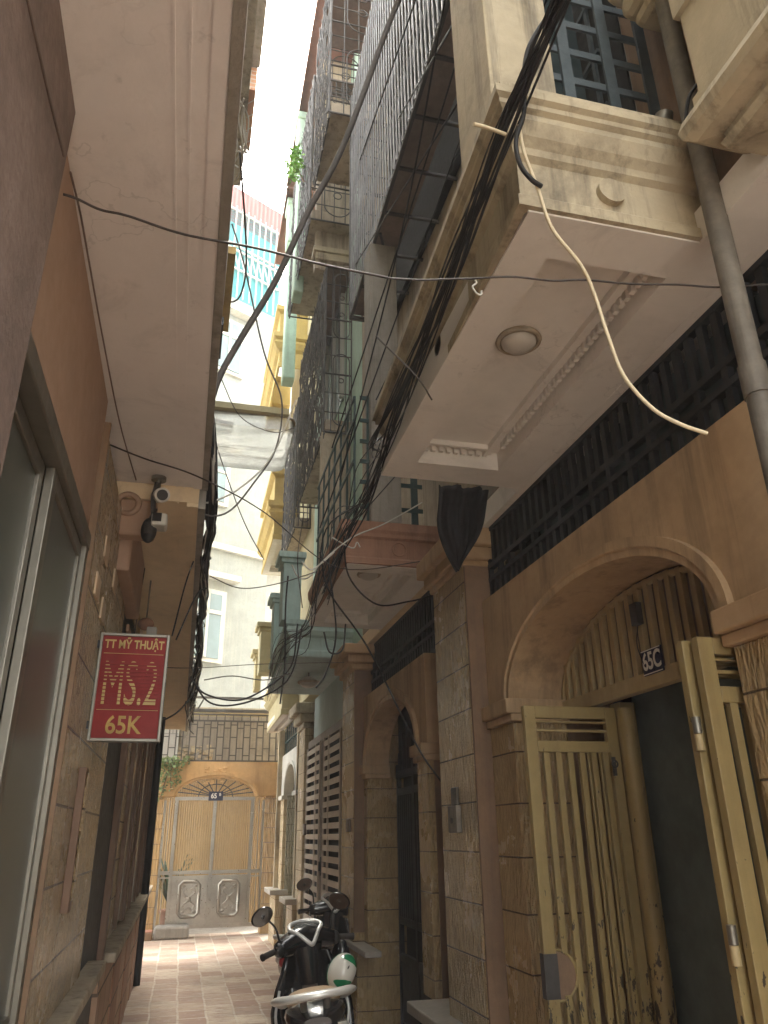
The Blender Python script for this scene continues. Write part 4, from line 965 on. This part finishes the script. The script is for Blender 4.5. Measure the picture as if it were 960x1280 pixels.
# drainpipe, cloth
t=thing('drainpipe',(1.44,1.5,0),'thick grimy grey pipe running up past the big balcony corner','pipe')
MB().tube([(1.455,1.5,0),(1.455,1.5,2.72)],.033,16).tube([(1.455,1.5,2.76),(1.455,1.5,6)],.033,16).build('pipe','pipe',t); MB().cyl((1.455,1.5,2.70),(1.455,1.5,2.80),.038,18).build('collar','pipe',t)
p=on(1,850,150,1.56); q=on(1,828,150,1.56); t=thing('pvc_elbow',(q.x,1.56,q.z),'grey plastic pipe end resting on the big balcony parapet','pipe')
MB().tube([(q.x-.02,1.58,q.z-.03),(q.x+.012,1.57,q.z),(q.x+.012,1.56,q.z+.03)],.03,14).build('elbow','alu',t); MB().tube([(q.x-.2,1.6,q.z-.02),(q.x-.02,1.585,q.z-.025)],.008,8).build('stub','alu',t)
a,b,c=on(1,549,603,3.55),on(1,612,607,3.55),on(1,573,713,3.55)
mb=MB(); N=16; Mm=14; vs=[]
for j in range(Mm+1):
    v=j/Mm
    for i in range(N+1):
        u=i/N; w=(1-v**(2.9 if u<.5 else 1.9))*.98+.02; xm=(a.x+b.x)/2+(c.x-(a.x+b.x)/2)*v; x=xm+(u-.5)*(b.x-a.x)*w
        vs.append((x+.006*math.sin(v*9+u*3),3.56+.02*math.sin(u*15+v*2.5)*(1-.4*v)+.012*math.sin(u*31-v*4),3.345+(c.z-3.345)*v+.012*math.sin(u*11)*v*(1-v)))
mb.add(vs,[(j*(N+1)+i,j*(N+1)+i+1,(j+1)*(N+1)+i+1,(j+1)*(N+1)+i) for j in range(Mm) for i in range(N)],True)
o=mb.build('hanging_cloth','cloth',None,'black cloth hanging to a point from the end of the big balcony ceiling','cloth'); s=o.modifiers.new('s','SOLIDIFY'); s.thickness=.006
# ------------------------------------------------------------------ cables
def cable(pts,r,m,label,group=None,k=8,name='cable',n=6):
    return tag(MB().tube(smooth(pts,k),r,n).build(name,m),label,'cable' if name!='wire' else 'wire',group)
cable([on(1,528,-60,2.6),on(1,490,20,2.9),on(1,430,180,3.1),on(1,385,265,3.2),on(1,345,350,3.3),on(1,303,420,3.4),on(1,275,470,3.45),on(1,262,510,3.5)],.017,'cable_grey','thick dark cable swooping from the big cage down to the left overhang',n=9)
w=[on(2,px,py,3.10) for px,py in ((72,241),(95,248),(125,262),(160,270),(230,293),(320,310),(400,330),(488,348))]
cable(w,.0035,'wire','thin steel wire slung from a wall hook across to the right',name='wire')
MB().torus(on(2,72,240,3.10)+Vector((-.01,0,0)),.016,.003,(0,1,.2),16,6).torus(on(2,64,238,3.10),.013,.003,(0,.4,1),16,6).tube([on(2,58,237,3.10),on(2,78,242,3.10)],.004,6).build('wall_hook','wire',None,'small twisted wire hook on the rough upper left wall','hook')
cable([on(2,px,py,3.10) for px,py in ((488,348),(525,350),(560,349),(595,348),(640,346),(690,351),(730,350),(790,355),(850,356),(900,359),(975,354))],.003,'wire','thin wire running under the big pink balcony ceiling to the right',name='wire')
q=on(2,594,349,3.10); cable([q,q+Vector((.002,0,-.015)),q+Vector((-.010,0,-.03)),q+Vector((0,0,-.05)),q+Vector((.014,0,-.055)),q+Vector((.018,0,-.04))],.003,'cable_white','small white hook dangling from the wire beside the balcony edge')
cable([on(2,118,548,3.04),on(2,180,573,3.06),on(2,250,597,3.06),on(1,330,640,4.0),on(1,425,710,4.8),on(1,540,700,4.9)],.0035,'wire','wire from the left plaster band across the alley to the terracotta balcony',name='wire')
cable([on(1,165,832,5.2),on(1,240,835,5.4),on(1,330,830,6.0),on(1,430,828,7.0)],.003,'wire','wire stretched across the alley just above the red sign',name='wire')
cable([on(2,x,y,3.185) for x,y in ((88,215),(100,265),(110,320),(128,420),(150,530),(170,600))],.003,'rust','thin reddish wire running along the edge of the left ceiling',name='wire')
cable([on(0,x,y,-.375) for x,y in ((30,-20),(52,80),(66,140),(80,195))],.003,'rust','reddish wire rising along the grey roughcast wall',name='wire')
cable([on(1,163,832,5.0),on(1,170,780,4.8),on(1,181,710,4.5)],.003,'wire','short wire between the black speaker and the ceiling above the sign',name='wire')
cable([on(1,648,150,1.45),on(1,655,190,1.45),on(1,672,235,1.46),on(1,690,285,1.47),on(1,725,330,1.48),on(1,742,365,1.5),on(1,760,420,1.5),on(1,780,470,1.5),on(1,815,510,1.48),on(1,850,530,1.46),on(1,884,542,1.45)],.0052,'cable_cream','loose cream cable dangling in front of the big balcony with a free end',n=8)
cable([on(1,700,0,1.3),on(1,668,45,1.35),on(1,656,80,1.38),on(1,655,140,1.4),on(1,645,175,1.42),on(1,650,205,1.43),on(1,664,224,1.44),on(1,677,233,1.45)],.007,'cable','dark cable curling down over the parapet corner with a cut end',n=8)
# bundle that hugs the big balcony's edge and runs on to the next balconies
rnd=random.Random(11)
BG='black cables bundled along the balcony edges'; BL='thin black cable in the bundle along the edge of the big balcony'
for i in range(11):
    j=lambda s=1: Vector((rnd.gauss(0,.02*s),rnd.gauss(0,.03*s),rnd.gauss(0,.042*s)))
    pts=[Vector((.80,1.0,3.62))+j(.7),Vector((.755,1.45,3.52))+j(.6),Vector((.79,2.1,3.45))+j(.8),Vector((.84,3.0,3.42))+j(1),Vector((.86,3.9,3.42))+j(1.6),Vector((.90,4.8,3.48))+j(2),Vector((.94,5.8,3.42))+j(1.5),Vector((.97,6.9,3.38))+j(2),Vector((.94,8.2,3.42))+j(3),Vector((1.0,10.4,3.4))+j(3)]
    cable(pts,rnd.choice((.0028,.0035,.005)),'cable',BL,BG,6)
for i in range(7):
    j=lambda s=1: Vector((rnd.gauss(0,.02*s),rnd.gauss(0,.03*s),rnd.gauss(0,.03*s)))
    pts=[Vector((.80,1.0,3.62))+j(.5),Vector((.765,1.45,3.52))+j(.4),Vector((.80,2.1,3.50))+j(.5),Vector((.84,3.0,3.55))+j(.6),Vector((.85,3.6,3.55))+j(.6),on(1,500+rnd.uniform(-25,15),560+rnd.uniform(-20,20),4.4),on(1,440,660,4.88)+j(1),on(1,405,740,5.0)+j(1.5)]
    cable(pts,rnd.choice((.0028,.004)),'cable',BL,BG,6)
SG2='black cables strung overhead'
for i,(a,b,c) in enumerate((((600,-20),(520,240),(415,560)),((640,-20),(545,260),(400,660)),((560,-20),(500,300),(425,600)),((690,-20),(600,230),(470,500)),((497,150),(420,400),(250,640)),((445,330),(400,470),(257,640)),((450,200),(370,470),(244,800)))):
    y0,y1=(2.0,4.8) if i<4 else (3.6,4.6)
    m=on(1,b[0],b[1],(y0+y1)/2)
    s=on(1,*a,y0) if i<4 else on(0,*a,1.18)
    e=on(1,*c,y1) if i<4 else on(0,*c,.03)
    if i>=4: m=s.lerp(e,.5)-Vector((0,0,.12))
    cable([s,m,e],.005 if i<4 else .006,'cable',['black cable slanting past the bright corner pillar','second black cable slanting past the bright corner pillar','black cable crossing the dark cage floor','black cable lying just outside the balcony cable bundle','black cable falling from the cages to the upper end of the left bundle','black cable crossing below the canopy to the left bundle','long black cable falling low over the white far house'][i])
for i,(pts,lab) in enumerate((([(372,780),(365,830),(340,855),(300,875),(258,868),(240,850)],'black cable drooping in a deep curve from terracotta balcony to left bundle'),([(378,782),(366,838),(345,862),(300,880),(262,878),(238,846)],'black cable drooping just below its twin across the alley end'),([(405,790),(412,815),(428,812),(432,780)],'short black loop hanging under the terracotta balcony corner'),([(400,690),(412,740),(460,810),(520,930),(552,978)],'single black cable slanting across the narrow arch'),([(430,670),(436,720),(470,755),(510,752),(540,745)],'cable curling round the lamp under the terracotta ceiling'),([(410,700),(420,790),(408,840),(395,860)],'thin cable hanging down in front of the teal balcony'),([(360,720),(357,760),(356,830),(350,880)],'black cable hanging straight past the teal pillars'))):
    cable([on(1,x,y,4.85 if lab!='single black cable slanting across the narrow arch' else 4.85-.012*k) for k,(x,y) in enumerate(pts)],.006,'cable',lab)
for i,(pts,lab) in enumerate((([(365,706),(372,720),(385,722),(405,700),(440,672),(480,655),(528,628)],'white cable looping over the terracotta parapet'),([(377,702),(388,712),(402,704),(418,690)],'short pale cable loop beside the teal pillar'),([(415,672),(440,685),(446,678),(450,684)],'pale coil of wire on the face of the terracotta balcony'))):
    cable([on(1,x,y,4.75) for x,y in pts],.005,'cable_white',lab)
# cables running along the edge of the left overhang
LG='black cables clipped along the left overhang edge'
for i in range(24):
    pts=[(-.09,2.95+rnd.random()*.25,3.45),(-.02,3.12+rnd.random()*.3,3.42+rnd.random()*.03)]; ph=rnd.uniform(0,6); base=rnd.gauss(0,.012); zz=rnd.gauss(0,.04)
    s0=3.45+rnd.random()*.5; s1=11.8-rnd.random()*2.0; amp=rnd.choice((.4,.7,1.0,1.8))
    for k in range(14):
        y=s0+(s1-s0)*k/13; q=y/6
        pts.append((.022+base*q+amp*.020*q*math.sin(k*2.3+ph)+.012*q,y,3.20+zz*q+amp*q*(.055*math.sin(k*1.7+ph)-.03*(k%3==1))))
    cable(pts,rnd.choice((.004,.005,.007,.010)),'cable' if i%6 else 'cable_white','black cable in the tangled bundle along the left overhang edge' if i%6 else 'white cable in the tangled bundle along the left overhang edge',LG if i%6 else 'white cables in the left bundle',4)
for k in range(4):
    q=on(1,(262,256,250,244)[k],(565,640,725,840)[k],(3.3,4.2,5.6,9)[k]); MB().ell(q,.022+.008*k,.04*(k+1),.03+.012*k,10,8).build('cable_clamp','iron_black',None,('black clamp at the near end of the left cable bundle','black clamp in the left bundle below the canopy','black clamp in the left bundle beside the upper far window','black clamp at the far end of the left cable bundle')[k],'clamp')
for i,(pts,lab) in enumerate((([(200,618),(225,635),(245,625),(262,628),(300,610),(340,570),(370,500)],'white cable from the round camera swinging out to the canopy'),([(205,610),(230,600),(250,640),(285,640),(320,600),(345,560),(352,500),(330,440),(305,330),(290,280)],'grey cable looping from the cameras up past the canopy'),([(215,795),(235,720),(262,650),(262,600)],'black cable rising from behind the sign to the bundle'),([(220,800),(245,745),(258,735)],'second black cable rising from behind the sign'),([(195,905),(222,890),(244,865)],'black cable curving out from behind the lower sign'))):
    cable([on(1,x,y,3.7 if i<2 else 4.4) for x,y in pts],.005,'cable_white' if i==0 else ('cable_grey' if i==1 else 'cable'),lab)
for i in range(7):
    p0=on(2,296+rnd.uniform(-4,10),118+rnd.uniform(-10,50),6.4); p1=on(2,294+rnd.uniform(-6,10),222+rnd.uniform(-40,5),6.4)
    mid=p0.lerp(p1,.5)+Vector((rnd.uniform(-.05,.08),0,-.1)); cable([p0,p0.lerp(mid,.5)+Vector((rnd.gauss(0,.04),0,.05)),mid,mid.lerp(p1,.5)+Vector((rnd.gauss(0,.04),0,-.05)),p1],.006,'cable_white','white cable in the coil hanging off the left house high up','white cables coiled high on the left house')
cable([on(2,300,190,6),on(2,308,320,6),on(2,300,370,6),on(2,282,375,6),on(2,274,345,6),on(2,285,300,6)],.008,'cable_grey','grey cable hanging in a loop beside the white wall box')
for k,(px,py) in enumerate(((840,5),(900,8))):
    p=on(1,px+20,py,1.35); cable([p+Vector((.05*math.cos(a),.02*math.sin(2*a),.018*math.sin(a))) for a in (i*.7 for i in range(18))],.004,'cable',('dark coil of cable at the top edge left of the balcony corner','dark coil of cable at the very top right corner')[k])
cable([on(1,905,20,1.36),on(1,880,90,1.38),on(1,862,120,1.4),on(1,857,150,1.42)],.006,'cable','black cable dropping from the top right coil to the grey pipe')
cable([on(1,592,155,1.45),on(1,610,160,1.46),on(1,632,168,1.47)],.006,'cable_cream','short pale stick poking out beside the parapet cable bundle')

for i,(pts,lab) in enumerate((([(232,440),(258,520),(300,640),(330,700)],'thin loose wire hanging from the overhang towards the white far house'),([(275,470),(300,520),(340,540),(368,535)],'thin wire curving beneath the clear canopy'),([(262,720),(300,735),(345,730),(395,715)],'thin wire stretched below the white string course'),([(255,850),(290,845),(330,850),(362,842)],'thin wire low across the far white wall'),([(380,640),(372,700),(378,760)],'thin wire dangling beside the far end of the terracotta balcony'),([(470,420),(520,470),(540,500)],'short wire stub curling off the side of the big balcony'))):
    ys=4.6 if i!=5 else 2.6
    cable([on(1,x,y,ys) for x,y in pts],.0035,'cable_grey',lab,name='wire')
# ------------------------------------------------------------------ scooter
def scooter(root,helmet_at=None):
    o=ORG[root.name]
    def lp(p): return Vector(p)+o          # build in local axes, forward +y
    def ring(y,z,w,h,k=16,e=2.6,top=1,bot=1):
        out=[]
        for i in range(k):
            t=2*math.pi*i/k; c,s=math.cos(t),math.sin(t)
            out.append(lp((w*math.copysign(abs(c)**(2/e),c),y,z+(h*top if s>0 else h*bot)*math.copysign(abs(s)**(2/e),s))))
        return out
    B=lambda n,m,mb,par=root,**k: mb.build(n,m,par,**k)
    # wheels
    for y in (-.58,.68):
        w=MB().torus(lp((0,y,.235)),.195,.045,(1,0,0),32,10); wh=B('wheel','rubber',w)
        B('rim','alu',MB().torus(lp((0,y,.235)),.15,.014,(1,0,0),28,8).cyl(lp((-.03,y,.235)),lp((.03,y,.235)),.045,18).cyl(lp((-.008,y,.235)),lp((.008,y,.235)),.14,5),wh)
    # tail body
    tb=B('tail_body','black_gloss',MB().loft([ring(-.84,.70,.07,.035),ring(-.80,.69,.12,.06),ring(-.68,.665,.155,.10),ring(-.45,.62,.17,.16),ring(-.2,.56,.165,.19),ring(-.05,.5,.14,.2)]))
    B('side_cover','black_matte',MB().loft([ring(-.62,.42,.12,.09),ring(-.4,.38,.15,.11),ring(-.1,.33,.15,.10)]),tb)
    B('side_script','silver',MB().tube(smooth([lp((.172,-.56+k*.022,.665+.012*math.sin(k*2.4)-.002*k)) for k in range(9)],4),.0035,5),tb)
    B('seat','tan',MB().loft([ring(-.60,.80,.10,.015),ring(-.57,.805,.135,.035),ring(-.48,.805,.15,.045),ring(-.30,.775,.15,.05),ring(-.1,.745,.14,.05),ring(.02,.72,.11,.05),ring(.06,.70,.06,.02)]))
    B('tail_cowl','black_gloss',MB().loft([ring(-.83,.75,.07,.03),ring(-.80,.755,.115,.05),ring(-.70,.765,.15,.065),ring(-.56,.755,.16,.06),ring(-.46,.72,.15,.05)]),tb)
    # grab rail
    pts=smooth([lp((.165,-.36,.775)),lp((.185,-.52,.815)),lp((.185,-.68,.85)),lp((.13,-.80,.868)),lp((0,-.84,.875)),lp((-.13,-.80,.868)),lp((-.185,-.68,.85)),lp((-.185,-.52,.815)),lp((-.165,-.36,.775))],6)
    mb=MB(); cs=[]
    for i,pp in enumerate(pts):
        d=(pts[min(i+1,len(pts)-1)]-pts[max(i-1,0)]).normalized(); n=d.cross(Vector((0,0,1))).normalized(); 
        cs.append([pp+n*(.034*math.cos(t))+Vector((0,0,.019*math.sin(t))) for t in (2*math.pi*k/10 for k in range(10))])
    mb.loft(cs); gr=B('grab_rail','silver',mb)
    B('rail_stay','alu',MB().tube([lp((.06,-.82,.865)),lp((.05,-.72,.73))],.018,8).tube([lp((-.06,-.82,.865)),lp((-.05,-.72,.73))],.018,8).box(*[v for a,c in zip((-.04,-.80,.74),(.04,-.70,.765)) for v in (a+o[(0,1,2)[0]],c+o[0])][:0] or (o.x-.04,o.x+.04,o.y-.80,o.y-.70,o.z+.735,o.z+.76)),gr)
    tl=B('tail_light','tail_red',MB().loft([ring(-.875,.715,.05,.022),ring(-.865,.712,.085,.035),ring(-.82,.70,.115,.045)]))
    for s in (-1,1): B('turn_signal','clear_lens',MB().loft([[lp((s*(.10+.05*u)+.0,-.845+.07*u+.0,.715+q*.028*(1-.4*u))) for q in (-1,1)]+[lp((s*(.10+.05*u),-.80+.07*u,.715+q*.028*(1-.4*u))) for q in (1,-1)] for u in (0,.5,1)]))
    B('rear_mudguard','black_matte',MB().box(o.x-.07,o.x+.07,o.y-.90,o.y-.86,o.z+.30,o.z+.62).box(o.x-.07,o.x+.07,o.y-.86,o.y-.74,o.z+.58,o.z+.62),bevel=.01)
    B('number_plate_back','plate_white',MB().box(o.x-.095,o.x+.095,o.y-.915,o.y-.905,o.z+.40,o.z+.54),bevel=.004)
    B('engine','slat_dark',MB().loft([ring(-.72,.25,.03,.05),ring(-.5,.27,.10,.09),ring(-.2,.28,.10,.08)]))
    B('exhaust','iron_dark',MB().tube([lp((.14,-.1,.22)),lp((.16,-.35,.24)),lp((.17,-.85,.30))],[.025,.055,.06],14))
    B('floor_board','black_matte',MB().loft([ring(-.12,.30,.14,.05),ring(.1,.29,.165,.05),ring(.30,.31,.17,.06)]))
    # leg shield with flared wings
    rows=[(.30,.30,.17),(.40,.33,.215),(.52,.37,.235),(.62,.40,.235),(.72,.42,.20),(.82,.425,.15),(.90,.42,.12)]
    def shield(off,sc_,m,name,t):
        vs=[];N=14
        for z,y,w in rows:
            for i in range(N+1):
                u=-1+2*i/N; vs.append(lp((u*w*sc_,y+off-.10*abs(u)**2.2+.03,z)))
        mb=MB().add(vs,[(j*(N+1)+i,j*(N+1)+i+1,(j+1)*(N+1)+i+1,(j+1)*(N+1)+i) for j in range(len(rows)-1) for i in range(N)],True)
        ob=B(name,m,mb); sd=ob.modifiers.new('s','SOLIDIFY'); sd.thickness=t; return ob
    sh=shield(0,1,'black_gloss','leg_shield',.03)
    for s in (-1,1): B('knee_pocket','black_gloss',MB().ell(lp((s*.115,.315,.60)),.085,.06,.15,18,12),sh)
    B('glove_panel','slat_dark',MB().loft([[lp((x,y_,z)) for x,y_ in ((-w,.335),(w,.335),(w*.8,.39),(-w*.8,.39))] for z,w in ((.45,.06),(.62,.055),(.84,.045))],sm=False),sh,bevel=.012)
    B('shield_trim','silver',MB().tube(smooth([lp((-.06,.33,.42)),lp((-.17,.29,.45)),lp((-.225,.30,.58)),lp((-.19,.345,.73))],6),.009,7).tube(smooth([lp((.06,.33,.42)),lp((.17,.29,.45)),lp((.225,.30,.58)),lp((.19,.345,.73))],6),.009,7),sh)
    B('front_fairing','black_gloss',MB().loft([ring(.42,.62,.10,.26),ring(.52,.62,.16,.24),ring(.60,.64,.13,.18),ring(.66,.68,.05,.08)]))
    B('front_fender','black_gloss',MB().loft([[lp((sx*.065,.68+.255*math.cos(t),.235+.255*math.sin(t))) for sx in (-1,-.5,.5,1)]+[lp((sx*.065,.68+.235*math.cos(t),.235+.235*math.sin(t))) for sx in (1,-1)] for t in (R(15+k*15) for k in range(10))],sm=False))
    B('fork','iron_dark',MB().tube([lp((.055,.68,.235)),lp((.05,.52,.75))],.016,8).tube([lp((-.055,.68,.235)),lp((-.05,.52,.75))],.016,8))
    B('side_stand','iron_dark',MB().tube([lp((-.12,.02,.26)),lp((-.26,-.06,.02))],.012,8))
    # handlebar unit, turned slightly left
    st=R(26); c_,s_=math.cos(st),math.sin(st)
    def hp(p): x,y,z=p; y-=.40; return lp((x*c_-y*s_,.40+x*s_+y*c_,z))
    def hring(x,y,z,ry,rz,k=14):
        return [hp((x,y+ry*math.cos(t),z+rz*math.sin(t))) for t in (2*math.pi*i/k for i in range(k))]
    hb=B('handlebar','black_gloss',MB().loft([hring(-.235,.385,.955,.018,.018),hring(-.22,.39,.958,.035,.038),hring(-.17,.405,.965,.055,.055),hring(-.09,.425,.985,.085,.068),hring(0,.435,.995,.10,.075),hring(.09,.425,.985,.085,.068),hring(.17,.405,.965,.055,.055),hring(.22,.39,.958,.035,.038),hring(.235,.385,.955,.018,.018)]))
    B('neck_cover','black_gloss',MB().loft([[hp((w*math.cos(t),.39+.075*math.sin(t),z)) for t in (2*math.pi*i/14 for i in range(14))] for z,w in ((.74,.075),(.86,.085),(.95,.10))]),hb)
    tri=[(-.115,.395,1.052),(-.085,.44,1.074),(0,.468,1.082),(.085,.44,1.074),(.115,.395,1.052),(.07,.355,1.022),(.022,.323,.972),(0,.317,.957),(-.022,.323,.972),(-.07,.355,1.022)]
    B('instrument_trim','silver',MB().tube(smooth([hp(p) for p in tri+[tri[0]]],5)[:-1],.0135,8,True),hb)
    ins=[(-.09,.40,1.052),(-.06,.435,1.068),(0,.452,1.074),(.06,.435,1.068),(.09,.40,1.052),(.05,.365,1.022),(0,.345,.998),(-.05,.365,1.022)]
    B('gauge','gauge',MB().add([hp(p) for p in ins]+[hp((p[0],p[1],p[2]-.05)) for p in ins],[tuple(range(7,-1,-1))]+[(i,(i+1)%8,8+(i+1)%8,8+i) for i in range(8)]),hb)
    for s in (-1,1):
        B('grip','rubber',MB().tube([hp((s*.225,.388,.955)),hp((s*.27,.376,.95)),hp((s*.325,.36,.942))],[.018,.0185,.019],12).cyl(hp((s*.32,.361,.943)),hp((s*.331,.358,.941)),.0215,12),hb)
        B('brake_lever','alu',MB().tube(smooth([hp((s*.20,.43,.955)),hp((s*.27,.425,.95)),hp((s*.31,.41,.935))],4),.006,6),hb)
        B('switch_pod','black_matte',MB().ell(hp((s*.20,.385,.958)),.038,.036,.042,14,10),hb)
        stalk=smooth([hp((s*.185,.40,.99)),hp((s*.195,.41,1.06)),hp((s*.215,.415,1.10)),hp((s*.24,.415,1.125))],5)
        mr=B('mirror','black_matte',MB().tube(stalk,.0065,8),hb)
        mt=Matrix.Rotation(R(-12*s),3,'Z')@Matrix.Rotation(R(24*s),3,'Y')
        cc=hp((s*.285,.42,1.16)); B('mirror_shell','black_gloss',MB().ell(cc,.075,.028,.052,20,12,mt),mr)
        mt2=mt; ringp=[cc+mt2@Vector((.068*math.cos(t),-.027,.046*math.sin(t))) for t in (2*math.pi*i/22 for i in range(22))]
        B('mirror_glass','mirror',MB().add(ringp,[tuple(range(22))]),mr)
SB=(.92,5.14,0)
S1=thing('scooter',SB,'black scooter with tan seat and silver rear rail parked by the right wall','scooter','scooters parked along the right wall')
scooter(S1)
bpy.context.view_layer.update()
S1.rotation_euler=(0,R(-7),R(-7))
def copy_tree(o,parent=None):
    c=o.copy(); COL.objects.link(c)
    if parent: c.parent=parent
    for ch in list(o.children): copy_tree(ch,c)
    return c
S2=copy_tree(S1); S2.location=(1.20,7.35,0); S2.rotation_euler=(0,R(4),R(-24))
S2['label']='second black scooter half hidden beyond the first, at the slatted gate'
# helmet hanging on the front scooter
p=on(1,427,1215,5.18); H=thing('helmet',(p.x,p.y,p.z),'white half helmet with green stripes hanging on the right side of the scooter','helmet')
mt=Matrix.Rotation(R(34),3,'Y')@Matrix.Rotation(R(72),3,'X')
MB().ell(p,.082,.108,.10,26,16,mt,z0=-18).build('shell','helmet_white',H)
def band(z0,z1,sx,nm):
    MB().ell(p,.0835,.1095,.1015,26,4,mt,z0=z0,z1=z1).build(nm,'helmet_green',H)
band(-20,-3,1,'lower_stripe')
for a0,a1,l0,l1 in ((35,150,34,66),(-120,-20,30,60)):
    rings=[]
    for k in range(15):
        t=k/14; a=R(a0+(a1-a0)*t); w=math.sin(math.pi*t)**.6
        rings.append([p+mt@Vector((.0832*math.cos(ph)*math.cos(a),.1092*math.cos(ph)*math.sin(a),.1012*math.sin(ph))) for ph in (R(l0+(l1-l0)*q*(.25+.75*w)) for q in (0,.33,.66,1))])
    vs=[q for r in rings for q in r]; MB().add(vs,[(4*i+j,4*i+j+1,4*i+5+j,4*i+4+j) for i in range(14) for j in range(3)],True).build('stripe','helmet_green',H)
for k in (-1,0,1): 
    c=p+mt@Vector((.024*k,.012+.01*k,.0985-.012*abs(k))); MB().ell(c,.004,.013,.004,8,6,mt).build('vent','black_matte',H)
MB().tube(smooth([p+mt@Vector((.08,0,-.03)),p+mt@Vector((.05,-.02,-.10)),p+mt@Vector((-.04,-.02,-.10)),p+mt@Vector((-.08,0,-.03))],5),.006,6).build('strap','black_matte',H)
# ------------------------------------------------------------------ light and sky
w=bpy.data.worlds.new('World'); SC.world=w; w.use_nodes=True; nt=w.node_tree
sky=nt.nodes.new('ShaderNodeTexSky'); sky.sky_type='NISHITA'; sky.sun_disc=False; EL,AZ=R(62),R(20)
sky.sun_elevation=EL; sky.sun_rotation=AZ; sky.air_density=1.3; sky.dust_density=4; sky.ozone_density=.6
hs=nt.nodes.new('ShaderNodeHueSaturation'); hs.inputs['Saturation'].default_value=.22
tint=nt.nodes.new('ShaderNodeMix'); tint.data_type='RGBA'; tint.blend_type='MULTIPLY'; tint.inputs[0].default_value=1; tint.inputs[7].default_value=(1.0,.975,.895,1)
bg=nt.nodes['Background']; bg.inputs[1].default_value=.15
nt.links.new(sky.outputs[0],hs.inputs['Color']); nt.links.new(hs.outputs[0],tint.inputs[6]); nt.links.new(tint.outputs[2],bg.inputs[0])
sl=bpy.data.lights.new('sun','SUN'); sl.energy=1.0; sl.angle=R(25); sl.color=(1,.95,.86)
so=bpy.data.objects.new('sun',sl); COL.objects.link(so)
d=Vector((math.sin(AZ)*math.cos(EL),math.cos(AZ)*math.cos(EL),math.sin(EL)))
so.rotation_euler=d.to_track_quat('Z','Y').to_euler(); so.location=(0,8,30)
SC.view_settings.view_transform='Standard'; SC.view_settings.look='None'; SC.view_settings.gamma=1; SC.view_settings.exposure=3.6
SC.render.engine='CYCLES'; SC.cycles.use_denoising=True
SC.cycles.max_bounces=10; SC.cycles.diffuse_bounces=7; SC.cycles.transparent_max_bounces=12; SC.cycles.caustics_reflective=False

# air volume added to imitate veiling glare of the lens
hm=bpy.data.materials.new('glare_haze'); hm.use_nodes=True; t=hm.node_tree; t.nodes.remove(t.nodes['Principled BSDF'])
v=t.nodes.new('ShaderNodeVolumePrincipled'); v.inputs['Color'].default_value=(.95,.96,1,1); v.inputs['Density'].default_value=.0032
t.links.new(v.outputs[0],t.nodes['Material Output'].inputs['Volume']); M['glare_haze']=hm
tag(MB().box(-66,66,-66,66,-1.1,34).build('glare_haze','glare_haze',kind='stuff'),'thin pale air volume added to imitate lens glare','glare_haze')
SC.cycles.volume_bounces=1
